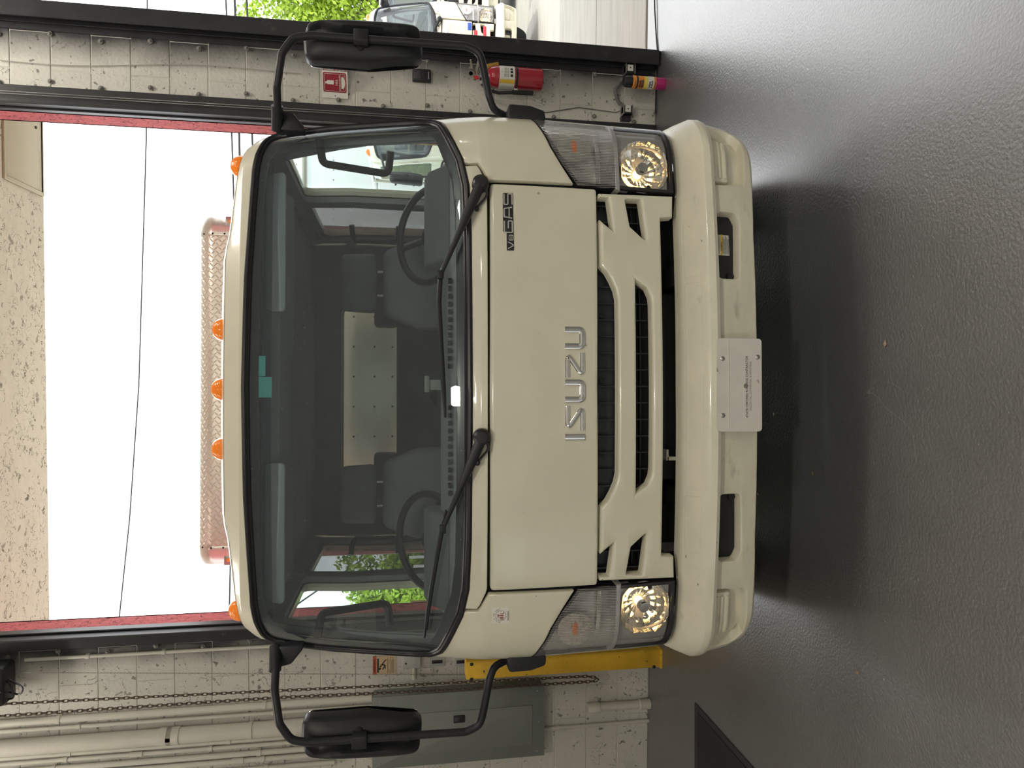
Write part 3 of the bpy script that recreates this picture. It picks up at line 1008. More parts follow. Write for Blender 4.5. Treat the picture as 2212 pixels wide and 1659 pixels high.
# bumper
btop = [(0, .572), (.627, .570), (.74, .562), (.86, .564), (.945, .567), (1.02, .572), (1.10, .565), (1.40, .555)]
bout = mir(btop + [(1.42, .31), (1.10, .285), (.98, .276), (.72, .290), (.56, .300), (0, .304)])
bh = []
for sg in (1, -1):
    bh.append(rnd([(sg * .388, .372), (sg * .60, .363), (sg * .632, .378), (sg * .632, .4545), (sg * .388, .4545)], .02))
    bh.append(rnd([(sg * .742, .332, .02), (sg * .93, .318, .03), (sg * .985, .345, .03), (sg * 1.0, .452, .004), (sg * .735, .4545, .004)], .02))
BZ = [.275, .30, .33, .36, .40, .44, .456, .464, .471, .478, .489, .50, .52, .54, .553, .565]
bp = skin('bumper', bout, BUM, BUMPER, T, holes=bh, r=.007, t=.05, cz=BZ, step=.025)
for sg in (1, -1):
    skin('fog_cover', rnd([(sg * .37, .355), (sg * .65, .350), (sg * .65, .47), (sg * .37, .47)], .01), BUM, BLACK, bp, r=.002, t=.004, o0=.047, cz=BZ)
    skin('recess_panel', rnd([(sg * .72, .30), (sg * 1.02, .29), (sg * 1.03, .47), (sg * .715, .47)], .01), BUM, BUMPER, bp, r=.002, t=.004, o0=.042, cz=BZ)
    v = skin('vent_pad', rnd([(sg * .752, .386), (sg * .91, .378), (sg * .93, .40), (sg * .932, .460), (sg * .752, .462)], .012), BUM, BUMPER, bp, r=.008, t=.03, o0=.014, cz=BZ)
    for z in (.402, .425, .447):
        skin('vent_rib', rnd([(sg * .765, z - .006), (sg * .915, z - .007), (sg * .915, z + .005), (sg * .765, z + .006)], .004), BUM, BUMPER, v, r=.003, t=.012, o0=.006, cz=BZ)
    for (a, b) in ((.395, .60), ):
        skin('top_pad', rnd([(sg * a, .522), (sg * b, .522), (sg * b, .5615), (sg * a, .5625)], .008), BUM, BUMPER, bp, r=.0022, t=.006, o0=-.0022, cz=BZ)
    MB().lathe([(0, 0), (.014, 0), (.016, .006), (.006, .006)], 14, Matrix.Translation(BUM(sg * .405, .385, .041)) @ Matrix.Rotation(R(-90), 4, 'X')).build('hook_boss', DARK, bp)
skin('top_pad', rnd([(-.372, .522), (.372, .522), (.372, .5625), (-.372, .5625)], .008), BUM, BUMPER, bp, r=.0022, t=.006, o0=-.0022, cz=BZ)
# small printed notice in the right-hand cover
nl = skin('notice_label', [(.485, .384), (.562, .384), (.562, .449), (.485, .449)], BUM, PAPER, bp, r=.0004, t=.001, o0=.045, cz=[])
q = BUM(.5235, .418, .0445)
MB().box((-.038, -.0008, -.0032), (.038, 0, .0032), Matrix.Translation(q + Vector((0, -.002, -.001)))).build('label_band', YELLOWL, nl)
text('ATTENTION', .0075, face_m(q + Vector((0, -.0032, -.001)), rz=4), 'label_text', INK, nl)
for i in range(9):
    z = .445 - i * .0058 if i < 4 else .411 - (i - 4) * .0056
    MB().box((-.034, -.0005, -.0011), (.034 - (i % 3) * .006, 0, .0011), Matrix.Translation((q.x, BUM(.5235, z, .0445).y - .002, z))).build('label_line', mat('grey_print', (.22, .22, .21), .7), nl)
# number plate on the bumper
PM = Matrix.Translation((.0045, -.004, .402)) @ Matrix.Rotation(R(-2), 4, 'X')
pl = empty('front_plate', parent=T)
po = rnd([(-.165, -.083), (.163, -.083), (.164, .082), (-.164, .083)], .014)
MB().prism(po, -.0015, .0015, 'y', PM).build('plate_sheet', PLATEW, pl)
MB().box((-.15, -.0035, .038), (.155, -.0012, .042), PM).build('plate_crease', PLATEW, pl, bev=.001)
TM = PM @ Matrix.Translation((-.004, -.0018, 0)) @ Matrix.Rotation(R(90), 4, 'X')
text('STATE CERTIFIED ROOFING CONTRACTOR', .0128, TM @ Matrix.Translation((-.002, -.028, 0)), 'plate_text', INK, pl, sx=.86)
text('RESIDENTIAL, COMMERCIAL & INDUSTRIAL', .0105, TM @ Matrix.Translation((.0, -.041, 0)), 'plate_text', mat('faded_ink', (.25, .245, .24), .7), pl, sx=.86)
MB().lathe([(0, .0), (.0085, .0), (.0085, .0006)], 14, TM @ Matrix.Translation((-.0, -.024, 0))).build('plate_emblem', mat('smudge_ink', (.2, .2, .19), .7), pl)
for (x_, z_) in ((.092, .062), (-.108, .062), (.098, -.068)):
    MB().lathe([(0, .004), (.005, .0035), (.0085, .001), (.009, -.002)], 12, PM @ Matrix.Translation((x_, -.0015, z_)) @ Matrix.Rotation(R(90), 4, 'X')).build('plate_screw', STEEL, pl)

# chrome letters on the front panel
H0, LH = .932, .071
def lm(s):
    """frame standing on the front panel at s: local x right, local y up, z out"""
    q0, q1 = CAB(s, H0, 0), CAB(s, H0 + LH, 0)
    up = (q1 - q0).normalized()
    rt = (CAB(s + .01, H0, 0) - CAB(s - .01, H0, 0)).normalized()
    n = rt.cross(up).normalized()
    return Matrix(((rt.x, up.x, n.x, q0.x), (rt.y, up.y, n.y, q0.y), (rt.z, up.z, n.z, q0.z), (0, 0, 0, 1)))
wS = .0165
def letter(kind, a, b):
    w = b - a
    m_ = MB()
    M = lm((a + b) / 2)
    if kind == 'I':
        ribbon(m_, [(0, 0), (0, LH)], w, .007, M)
    elif kind == 'U':
        e_ = w / 2 - .0105
        ribbon(m_, smooth_path([(-e_, LH), (-e_, .0085), (e_, .0085), (e_, LH)], .014), .0215, .0075, M)
    else:
        sg = 1 if kind == 'S' else -1
        h_ = w / 2
        ribbon(m_, smooth_path([(sg * h_, LH - wS / 2), (-sg * (h_ - .004), LH - wS / 2), (sg * (h_ - .004), wS / 2), (-sg * h_, wS / 2)], .0085, 7), wS, .007, M)
    return m_.build('letter', CHROME, T, angle=50)
for kd, a, b in (('I', -.193, -.170), ('S', -.157, -.070), ('U', -.0585, .024), ('Z', .0325, .120), ('U', .132, .2125)):
    letter(kd, a, b)
# badge: chrome characters on a black backing
bq = empty('badge', parent=T)
skin('badge_plate', rnd([(.484, 1.182), (.694, 1.184), (.694, 1.220), (.552, 1.221), (.550, 1.208), (.484, 1.208)], .004), CAB, BLACK, bq, r=.002, t=.004, o0=-.003)
def badge_char(paths, a, b, z0, z1, w=.0055):
    m_ = MB()
    c_ = (a + b) / 2
    q0 = CAB(c_, z0, -.003)
    rt = (CAB(c_ + .01, z0, 0) - CAB(c_ - .01, z0, 0)).normalized()
    up = (CAB(c_, z1, 0) - CAB(c_, z0, 0)).normalized()
    n = rt.cross(up).normalized()
    M = Matrix(((rt.x, up.x, n.x, q0.x), (rt.y, up.y, n.y, q0.y), (rt.z, up.z, n.z, q0.z), (0, 0, 0, 1)))
    for p_ in paths:
        ribbon(m_, smooth_path([((u - .5) * (b - a), v * (z1 - z0)) for u, v in p_], .004), w, .0035, M)
    m_.build('badge_letter', CHROME, bq, angle=50)
badge_char([[(0, 1), (.45, 0), (.6, 0), (1, 1)]], .489, .514, 1.186, 1.204, .0045)
badge_char([[(.5, 1), (0, 1), (0, 0), (1, 0), (1, 1), (.5, 1)], [(0, .5), (1, .5)]], .520, .538, 1.186, 1.200, .0038)
badge_char([[(1, 1), (0, 1), (0, 0), (1, 0), (1, .5), (.35, .5)]], .548, .590, 1.188, 1.216)
badge_char([[(0, 0), (.12, 1), (.88, 1), (1, 0)], [(.05, .38), (.95, .38)]], .600, .640, 1.188, 1.216)
badge_char([[(1, 1), (0, 1), (0, .52), (1, .52), (1, 0), (0, 0)]], .650, .689, 1.188, 1.216)
# round logo sticker on the left corner panel
stk = skin('logo_sticker', rnd([(-.851, 1.194), (-.790, 1.195), (-.790, 1.258), (-.849, 1.256)], .003), CAB, mat('sticker_film', (.80, .78, .72), .5, var=.02), T, r=.0004, t=.001, o0=-.0008)
sq0 = CAB(-.820, 1.226, -.0016)
srt = (CAB(-.815, 1.226, 0) - CAB(-.825, 1.226, 0)).normalized()
sup = (CAB(-.82, 1.236, 0) - CAB(-.82, 1.216, 0)).normalized()
sn = srt.cross(sup)
SM = Matrix(((srt.x, sup.x, sn.x, sq0.x), (srt.y, sup.y, sn.y, sq0.y), (srt.z, sup.z, sn.z, sq0.z), (0, 0, 0, 1)))
REDI = mat('maroon_ink', (.30, .04, .045), .6)
MB().tube([(.0185 * math.cos(2 * math.pi * i / 28), .0185 * math.sin(2 * math.pi * i / 28), 0) for i in range(28)], .0006, 5, closed=True, M=SM).build('logo_ring', mat('grey_ink', (.2, .17, .15), .7), stk)
text('B', .019, SM @ Matrix.Translation((-.0092, -.0035, 0)), 'logo_letter', REDI, stk)
text('T', .030, SM @ Matrix.Translation((0, 0, 0)), 'logo_letter', REDI, stk, sx=.8)
text('L', .019, SM @ Matrix.Translation((.0088, -.0035, 0)), 'logo_letter', REDI, stk)
GI = MATS['grey_ink']
for i, ch in enumerate('BUILT TO LAST'):
    if ch != ' ':
        a = R(170 - i * 13.5)
        text(ch, .0068, SM @ Matrix.Translation((.0245 * math.cos(a), .0245 * math.sin(a), 0)) @ Matrix.Rotation(a - R(90), 4, 'Z'), 'logo_letter', GI, stk)
text('ROOFING', .0068, SM @ Matrix.Translation((0, -.0265, 0)), 'logo_letter', GI, stk, sx=1.1)

# headlamps
BULB = mat('lit_bulb', (1.0, .75, .35), .3, emit=(1.0, .62, .22), emit_s=8.0)
BULBA = mat('amber_bulb', (.75, .16, .015), .25, var=.1, coat=.4)
for sg in (1, -1):
    hl = empty('headlight', parent=T)
    def mm(pts):
        return [(sg * a, b) for a, b in pts]
    up_o = mm([(.727, .803), (.733, .945)] + HLT[1:] + [(1.053, 1.090), (1.053, .806), (1.0, .804), (.88, .803)])
    lo_o = mm([(.722, .790), (.716, .590), (.833, .588), (.95, .590), (1.03, .594), (1.050, .606), (1.053, .793), (1.0, .792), (.88, .791)])
    # tubs
    tub = mm([(.714, .584), (.735, .948)] + HLT[1:] + [(1.056, .60), (1.0, .586)])
    def lampback(s, z, o=0.0):
        k_ = min(1.0, max(0.0, (abs(s) - .82) / .20))
        return CAB(s, z, o * (1 - .80 * k_ * k_ * (3 - 2 * k_)))
    skin('housing', tub, lampback, LAMPGREY, hl, r=.004, t=.006, o0=.085)
    skin('housing_rim', tub, CAB, RUBBER, hl, holes=[inset(resample(tub if area2(tub) > 0 else tub[::-1], .03), .012)], r=.0015, t=.09, o0=.004)
    skin('divider', mm([(.718, .788), (1.052, .790), (1.052, .808), (.722, .805)]), CAB, LAMPGREY, hl, r=.003, t=.07, o0=.001)
    skin('upper_lens', up_o, CAB, LENS, hl, r=.004, t=.012, o0=.0)
    skin('lower_lens', lo_o, CAB, LENSC, hl, r=.004, t=.012, o0=.0)
    # inner shelf of the indicator
    skin('indicator_shelf', mm([(.735, .850), (.98, .852), (.98, .868), (.735, .866)]), CAB, CHROME, hl, r=.002, t=.05, o0=.035)
    # reflector bowl with facets
    cpt = CAB(sg * .815, .693, .012)
    M = Matrix.Translation(cpt) @ Matrix.Rotation(R(sg * 6), 4, 'Z') @ Matrix.Rotation(R(90), 4, 'X')
    rf = MB()
    nn = 30
    vs, fs = [], []
    prof = [(.022, -.075), (.045, -.068), (.065, -.052), (.083, -.028), (.094, .0)]
    for (r_, z_) in prof:
        for j in range(nn):
            a = 2 * math.pi * j / nn
            rr = r_ * (1 + (.03 if j % 2 else 0))
            vs.append((max(-.092, min(.098, rr * math.cos(a) * 1.08)), max(-.092, min(.092, rr * math.sin(a) * 1.02)), z_ + (.004 if j % 2 else 0)))
    for i in range(len(prof) - 1):
        for j in range(nn):
            fs.append((i * nn + j, i * nn + (j + 1) % nn, (i + 1) * nn + (j + 1) % nn, (i + 1) * nn + j))
    rf.add(vs, fs, M)
    rf.build('reflector', REFL, hl, angle=4)
    skin('reflector_frame', mm([(.722, .600), (.97, .598), (.99, .62), (.99, .775), (.97, .785), (.724, .785)]), CAB, LAMPGREY, hl,
         holes=[[(sg * (.818 + .097 * math.cos(2 * math.pi * i / 24)), .693 + .089 * math.sin(2 * math.pi * i / 24)) for i in range(24)]], r=.004, t=.02, o0=.022, step=.05)
    MB().lathe([(0, -.018), (.010, -.020), (.016, -.035), (.014, -.06), (.018, -.075)], 14, M).build('bulb', BULB, hl)
    MB().lathe([(0, .0), (.018, -.001), (.021, -.006), (.015, -.01), (.021, -.03)], 16, M).build('bulb_shield', CHROME, hl)
    MB().lathe([(0, .0), (.008, .0), (.009, .006)], 10, Matrix.Translation(CAB(sg * .742, .672, .03)) @ Matrix.Rotation(R(90), 4, 'X')).build('adjuster', BLACK, hl)
    # indicator bowl and amber bulb
    M2 = Matrix.Translation(CAB(sg * .905, .945, .034)) @ Matrix.Rotation(R(sg * 12), 4, 'Z') @ Matrix.Rotation(R(90), 4, 'X')
    MB().lathe([(.02, -.045), (.045, -.036), (.060, -.016), (.066, .0)], 22, M2).build('indicator_bowl', REFL, hl)
    MB().lathe([(0, .004), (.013, .0), (.018, -.015), (.018, -.05)], 14, M2 @ Matrix.Diagonal((2.1, .85, 1, 1))).build('indicator_bulb', BULBA, hl)

# amber roof markers
for (x_, z_) in ((-.945, 2.196), (-.247, 2.256), (-.008, 2.258), (.232, 2.256), (.945, 2.196)):
    q = CAB(x_, z_, .05) + Vector((0, .02, .018))
    mk = empty('roof_marker', parent=T)
    MB().lathe([(0, .045), (.018, .042), (.034, .030), (.044, .012), (.047, -.012), (.047, -.03)], 18, Matrix.Translation(q) @ Matrix.Rotation(R(70), 4, 'X')).build('amber_dome', AMBER, mk)
    MB().lathe([(.047, -.02), (.052, -.022), (.054, -.04), (.05, -.06), (0, -.06)], 18, Matrix.Translation(q) @ Matrix.Rotation(R(70), 4, 'X')).build('marker_base', PLATEW, mk)

# wipers
def wiper(piv, elbow, bl, bend):
    w = empty('wiper', parent=T)
    P0 = CAB(piv[0], piv[1], -.012)
    E = CAB(elbow[0], elbow[1], -.045)
    mid = P0.lerp(E, .38) + Vector((0, -.018, 0))
    MB().lathe([(0, .034), (.020, .032), (.029, .022), (.031, 0), (.031, -.014)], 18, Matrix.Translation(P0) @ Matrix.Rotation(R(84), 4, 'X')).build('pivot_cap', BLACK, w)
    MB().tube([P0 + Vector((0, -.02, 0)), mid, P0.lerp(E, .55) + Vector((0, -.012, 0)), E], [.020, .0165, .011, .0075], 10, flat=.7).build('arm', BLACK, w)
    pts = [CAB(a, b, -.030) for a, b in bl]
    MB().tube(pts, [.0035] + [.0085] * (len(pts) - 2) + [.0035], 8, flat=.6).build('blade', BLACK, w)
    MB().tube([CAB(a, b, -.010) for a, b in bl], .0035, 6).build('blade_rubber', RUBBER, w)
    c0 = pts[len(pts) // 2 - bend]
    MB().cbox((0, 0, 0), (.03, .022, .022), Matrix.Translation(E)).build('blade_clip', BLACK, w, bev=.004)
    MB().tube(smooth_path([tuple(P0 + Vector((-.01, -.022, -.012))), tuple(P0 + Vector((-.04, -.012, -.026))), tuple(P0 + Vector((-.085, -.006, .012)))], .03), .0045, 6).build('washer_hose', RUBBER, w)
    MB().lathe([(0, .010), (.009, .006), (.011, 0), (.009, -.006), (0, -.010)], 10, Matrix.Translation(P0 + Vector((-.090, -.006, .014)))).build('washer_nozzle', BLACK, w)
wiper((.722, 1.300), (.392, 1.442), [(.43, 1.434), (.392, 1.442), (.30, 1.447), (.15, 1.440), (0, 1.432), (-.11, 1.425)], 1)
wiper((-.178, 1.300), (-.500, 1.434), [(-.44, 1.420), (-.50, 1.434), (-.60, 1.452), (-.70, 1.468), (-.80, 1.482), (-.90, 1.494)], 1)

# mirrors on tube arms
def mirror(sg):
    m_ = empty('side_mirror', parent=T)
    yy = .30
    pts = [(.985, .50, 2.032), (1.04, .40, 2.034), (1.10, .34, 2.028), (1.20, yy, 2.006), (1.262, yy, 1.965), (1.275, yy, 1.90), (1.278, yy, 1.60), (1.281, yy, 1.34), (1.262, yy, 1.287),
           (1.20, yy, 1.272), (1.095, yy, 1.252), (1.055, yy + .02, 1.232), (1.040, yy + .05, 1.17), (1.036, yy + .05, 1.10)]
    pts = [(sg * a, b, c_) for a, b, c_ in pts]
    MB().tube(smooth_path(pts, .05, 4), .0145, 12).build('arm', BLACK, m_)
    # upper bracket: a triangular wing on the pillar with a round socket
    MB().prism([(sg * .975, 2.055), (sg * 1.035, 2.046), (sg * 1.055, 2.030), (sg * 1.045, 1.985), (sg * .995, 1.945), (sg * .975, 1.94)], .44, .50, 'y').build('upper_bracket', BLACK, m_, bev=.008)
    MB().tube([(sg * .98, .46, 2.045), (sg * 1.05, .40, 2.036)], .022, 12).build('socket', BLACK, m_)
    MB().prism(rnd([(sg * 1.0, 1.185), (sg * 1.058, 1.185), (sg * 1.056, 1.10), (sg * 1.04, 1.045), (sg * 1.0, 1.04)], .015), .26, .40, 'y').build('lower_bracket', BLACK, m_, bev=.012, seg=3)
    # housing: a lobed shell behind the bar
    out = rnd([(1.216, 1.935, .035), (1.354, 1.940, .045), (1.372, 1.72, .2), (1.382, 1.508, .045), (1.242, 1.496, .035), (1.213, 1.70, .2)], .04, 6)
    def back(u, v, o=0.0):
        # rounded back facing the camera, deepest in the middle
        cu, cv = (u - 1.296) / .095, (v - 1.718) / .235
        b_ = max(0.0, 1 - abs(cu) ** 2.6) ** .5 * max(0.0, 1 - abs(cv) ** 4) ** .5
        notch = math.exp(-((u - 1.318 - .05 * cv * cv * 0.3) / .018) ** 2) * .034
        return Vector((sg * u, .395 - .075 * b_ + notch + o, v))
    cs = [1.195 + i * .0105 for i in range(20)]
    cz_ = [1.50 + i * .03 for i in range(15)]
    h = skin('housing', out, back, BLACK, m_, r=.010, t=.055, cs=cs, cz=cz_, step=.02)
    MB().prism([(sg * u, v) for u, v in inset(out if area2(out) > 0 else out[::-1], .010)], .448, .452, 'y').build('mirror_glass', CHROME, m_)
    MB().prism(rnd([(sg * 1.256, 1.752), (sg * 1.303, 1.752), (sg * 1.303, 1.698), (sg * 1.256, 1.698)], .006), .272, .34, 'y').build('clamp', BLACK, m_, bev=.004)
    MB().prism(rnd([(sg * 1.245, 1.742), (sg * 1.30, 1.742), (sg * 1.30, 1.716), (sg * 1.245, 1.716)], .012), .316, .345, 'y').build('hinge_slot', DARK, m_, bev=.003)
mirror(1)
mirror(-1)

# wheels and axle
def wheel(x_, y_, name='front_wheel'):
    w = empty(name, parent=T)
    M = Matrix.Translation((x_, y_, .39)) @ Matrix.Rotation(R(90), 4, 'Y')
    MB().lathe([(.22, -.10), (.30, -.112), (.36, -.108), (.385, -.09), (.39, 0), (.385, .09), (.36, .108), (.30, .112), (.22, .10), (.22, -.10)], 36, M).build('tyre', TYRE, w)
    MB().lathe([(0, .02), (.08, .03), (.10, .06), (.16, .03), (.21, .07), (.225, .08), (.225, -.08), (0, -.05)], 28, M).build('rim', PLATEW, w)
wheel(.86, 1.02)
wheel(-.86, 1.02)
for x_ in (.92, .68, -.68, -.92):
    wheel(x_, 4.6, 'rear_wheel')
MB().box((-1.0, 1.46, .10), (1.0, 1.48, .92)).build('underbody_light_block', RUBBER, T)  # added sheet, blocks daylight from behind so the floor under the truck stays dark
MB().prism([(.25, .75), (.25, .48), (.5, .30), (1.3, .28), (1.4, .75)], -.36, .36, 'x').build('engine_sump', DARK, T, bev=.02)
MB().box((-.8, .95, .33), (.8, 1.09, .45)).build('front_axle', DARK, T, bev=.02)

# body behind the cab, with its tread-plate header
bd = empty('truck_body', parent=T)
MB().box((-1.21, 2.99, .92), (1.21, 6.1, 2.70)).build('body_box', ALU, bd, bev=.02)
def hdr(x, z, o=0.0):
    # header face: upright, its top rolled back
    e_ = max(0.0, z - 2.86)
    ends = max(0.0, abs(x) - 1.12)
    return Vector((x, 2.93 + e_ * e_ * 6.0 + ends * ends * 4.0 + o, z))
HC, HZ = [sg * v for sg in (-1, 1) for v in (0, .3, .6, .9, 1.08, 1.12, 1.16, 1.19, 1.22)], [2.75, 2.80, 2.86, 2.88, 2.90, 2.92, 2.94, 2.96]
skin('tread_header', [(-1.10, 2.62), (1.10, 2.62), (1.10, 2.965), (-1.10, 2.965)], hdr, TREAD, bd, r=.004, t=.10, cs=HC, cz=HZ)
tb = MB()
def tread(x, z, a):
    ca, sa = math.cos(a), math.sin(a)
    L_, w_ = .0195, .0048
    pts = [(-L_, 0, 0), (-L_ * .4, w_, 0), (L_ * .4, w_, 0), (L_, 0, 0), (L_ * .4, -w_, 0), (-L_ * .4, -w_, 0), (-L_ * .6, 0, 1), (L_ * .6, 0, 1)]
    vs = []
    for (u, v, t_) in pts:
        q = hdr(x + u * ca - v * sa, z + u * sa + v * ca, -.0005 - .006 * t_)
        vs.append(q)
    tb.add(vs, [(0, 1, 6), (1, 2, 7, 6), (2, 3, 7), (3, 4, 7), (4, 5, 6, 7), (5, 0, 6)])
nx = 0
x = -1.08
i = 0
while x < 1.09:
    z = 2.64 + (0.012 if i % 2 else 0)
    j = 0
    while z < 2.955:
        tread(x, z, R(45) if (i + j) % 2 else R(-45))
        z += .0285
        j += 1
    x += .0285
    i += 1
to = tb.build('tread_pattern', TREAD, bd)
to['kind'] = 'stuff'
for sg in (1, -1):
    cp = skin('header_end', [(sg * 1.09, 2.62), (sg * 1.19, 2.62), (sg * 1.245, 2.66), (sg * 1.245, 2.93), (sg * 1.22, 2.962), (sg * 1.09, 2.968)], hdr, ALU, bd, r=.006, t=.10, o0=-.004, cs=HC, cz=HZ)
    for z in (2.70, 2.79, 2.87, 2.935):
        MB().lathe([(0, .004), (.005, .003), (.007, 0)], 8, Matrix.Translation(hdr(sg * 1.105, z, -.005)) @ Matrix.Rotation(R(90), 4, 'X')).build('rivet', DARK, cp)
    MB().cbox((0, 0, 0), (.072, .012, .062), Matrix.Translation(hdr(sg * 1.195, 2.755, -.012))).build('lamp_plate', STEEL, cp, bev=.004)
    MB().lathe([(0, .012), (.010, .009), (.014, 0)], 12, Matrix.Translation(hdr(sg * 1.195, 2.755, -.018)) @ Matrix.Rotation(R(90), 4, 'X')).build('clearance_lamp', AMBER, cp)
rv = MB().lathe([(0, .004), (.006, .003), (.008, 0)], 8, Matrix.Rotation(R(90), 4, 'X')).mesh('rivet')
rv.materials.append(DARK)
for i in range(10):
    for z in (1.62, 1.75, 1.9):
        o = bpy.data.objects.new('rivet', rv)
        COL.objects.link(o)
        o.parent = bd
        o.location = (-1.0 + i * .22, 2.989, z)

# ------------------------------------------------------------------ things on the right-hand pillar
REDP = mat('red_enamel', (.38, .012, .028), .28, var=.06, coat=.5)
SIGNR = mat('sign_red', (.30, .012, .030), .35, var=.05)
SIGNW = mat('sign_white', (.72, .71, .67), .45, var=.03)
def rect(mb, x0, x1, z0, z1, y0, y1, M=None):
    return mb.box((x0, y0, z0), (x1, y1, z1), M)
# V-shaped fire extinguisher sign
sg_ = empty('fire_extinguisher_sign', (1.605, YW, 1.944))
for i, (ang, nm) in enumerate(((-38, 'near_face'), (38, 'far_face'))):
    pass
ridge_y = -.085
M1 = Matrix(((.078, 0, 0, -.06), (ridge_y, 0, 0, 0), (0, 1, 0, 0), (0, 0, 0, 1)))
def signface(x0, y0, x1, y1, nm):
    """a sign leaf from (x0, y0) to (x1, y1) in plan, with its print"""
    d = Vector((x1 - x0, y1 - y0, 0))
    L_ = d.length
    d.normalize()
    n = Vector((d.y, -d.x, 0))
    M = Matrix(((d.x, 0, n.x, x0), (d.y, 0, n.y, y0), (0, 1, 0, 0), (0, 0, 0, 1)))
    f = MB().box((0, -.072, -.0015), (L_, .072, 0), M).build(nm, SIGNW, sg_)
    MB().prism(rnd([(.008, -.064), (L_ - .008, -.064), (L_ - .008, .066), (.008, .066)], .010), .0, .0006, 'z', M).build('red_field', SIGNR, f)
    MB().tube([(a, b, .0008) for a, b in rnd([(.015, -.057), (L_ - .015, -.057), (L_ - .015, .059), (.015, .059)], .008)], .0009, 5, closed=True, M=M).build('border_line', SIGNW, f)
    c_ = L_ / 2
    MB().prism(rnd([(c_ - .011, .006), (c_ + .011, .006), (c_ + .011, .040), (c_ + .004, .046), (c_ + .004, .054), (c_ - .009, .054), (c_ - .009, .050), (c_ - .004, .048), (c_ - .011, .040)], .002), .0006, .0014, 'z', M).build('pictogram', SIGNW, f)
    TM_ = M @ Matrix.Translation((c_, 0, .001))
    text('FIRE', .019, TM_ @ Matrix.Translation((0, -.011, 0)), 'sign_text', SIGNW, f, sx=.95)
    text('EXTINGUISHER', .0145, TM_ @ Matrix.Translation((0, -.0285, 0)), 'sign_text', SIGNW, f, sx=.86)
    MB().prism([(c_ - .030, -.036), (c_ + .030, -.036), (c_ + .030, -.046), (c_ + .040, -.046), (c_, -.060), (c_ - .040, -.046), (c_ - .030, -.046)], .0006, .0012, 'z', M).build('arrow', SIGNW, f)
signface(-.062, -.004, .045, -.062, 'sign_leaf')
signface(.045, -.062, .080, -.004, 'sign_leaf')
MB().box((-.088, -.006, -.072), (-.058, -.003, .072)).build('mounting_flange', SIGNW, sg_)
MB().lathe([(0, .002), (.003, .002), (.003, 0)], 8, Matrix.Translation((-.074, -.006, 0)) @ Matrix.Rotation(R(90), 4, 'X')).build('screw', INK, sg_)
tag(sg_, 'folded red and white fire extinguisher sign on the white pillar', 'sign')

# black wall switch box
sb = empty('door_switch', (1.676, YW, 1.449))
MB().box((-.036, -.030, -.054), (.036, 0, .054)).build('case', BLACK, sb, bev=.006, seg=3)
MB().box((-.026, -.034, .004), (.024, -.029, .046)).build('window', mat('grey_window', (.06, .06, .07), .2), sb, bev=.002)
MB().box((-.006, -.035, -.018), (.006, -.029, -.006)).build('button', mat('dark_button', (.03, .03, .035), .4), sb, bev=.002)
MB().box((-.022, -.0312, -.0425), (.020, -.0298, -.0385)).build('print_strip', mat('grey_strip', (.35, .36, .38), .5), sb)
tag(sb, 'small black control box on the white pillar above the fire extinguisher', 'switch')

# fire extinguisher
ex = empty('fire_extinguisher', (1.668, YW - .098, .745))
exr = .062
MB().lathe([(0, .0), (.056, .0), (.061, .006), (.062, .02), (.062, .275), (.056, .305), (.040, .328), (.022, .338), (.022, .346)], 32).build('cylinder', REDP, ex)
MB().lathe([(.0624, .170), (.0626, .172), (.0626, .258), (.0624, .26)], 32).build('label', PAPER, ex)
MB().lathe([(.0630, .170), (.0631, .170), (.0631, .258), (.0630, .258)], 32).build('label_print', PAPER, ex)
lbx = MB()
for k_, a in enumerate((-100, -82, -64)):
    Ml = Matrix.Rotation(R(a), 4, 'Z') @ Matrix.Translation((.0634, 0, .190))
    lbx.box((0, -.007, -.007), (.0006, .007, .007), Ml)
    lbx.box((0, -.008, .020), (.0006, .008, .022), Ml)
    lbx.box((0, -.008, .028), (.0006, .008, .030), Ml)
    lbx.box((0, -.008, .038), (.0006, .008, .041), Ml)
lbx.build('label_icons', INK, ex)
MB().lathe([(.0634, .170), (.0636, .170), (.0636, .258)], 6, Matrix.Rotation(R(-135), 4, 'Z')).v
yb = MB()
for i in range(5):
    a0, a1 = R(-140 + i * 4), R(-136 + i * 4)
    yb.add([(.0638 * math.cos(a0), .0638 * math.sin(a0), .172), (.0638 * math.cos(a1), .0638 * math.sin(a1), .172), (.0638 * math.cos(a1), .0638 * math.sin(a1), .257), (.0638 * math.cos(a0), .0638 * math.sin(a0), .257)], [(0, 1, 2, 3)])
yb.build('label_stripe', YELLOWL, ex)
MB().lathe([(.0632, .150), (.0648, .151), (.0648, .162), (.0632, .163)], 32).build('strap', BLACK, ex)
MB().box((-.078, -.012, .146), (-.058, .004, .166)).build('strap_buckle', SIGNW, ex, bev=.002)
MB().lathe([(.020, .338), (.020, .372), (.012, .380), (.012, .392), (0, .392)], 16).build('valve', STEEL, ex)
MB().tube([(0, 0, .385), (.02, -.03, .392), (.055, -.075, .385)], [.010, .009, .006], 8, flat=.5).build('carry_handle', STEEL, ex)
MB().tube([(0, 0, .398), (.02, -.03, .418), (.055, -.08, .432)], [.009, .008, .005], 8, flat=.5).build('lever', STEEL, ex)
MB().lathe([(0, .010), (.017, .010), (.019, 0), (.017, -.006), (0, -.006)], 18, Matrix.Translation((-.004, -.026, .425)) @ Matrix.Rotation(R(90), 4, 'X')).build('gauge', STEEL, ex)
MB().lathe([(0, .0105), (.012, .0105)], 14, Matrix.Translation((-.004, -.026, .425)) @ Matrix.Rotation(R(90), 4, 'X')).build('gauge_face', SIGNW, ex)
MB().prism(rnd([(-.035, .375), (-.012, .385), (-.016, .412), (-.034, .404)], .006), -.034, -.031, 'y').build('inspection_tag', mat('red_tag', (.55, .02, .03), .5), ex)
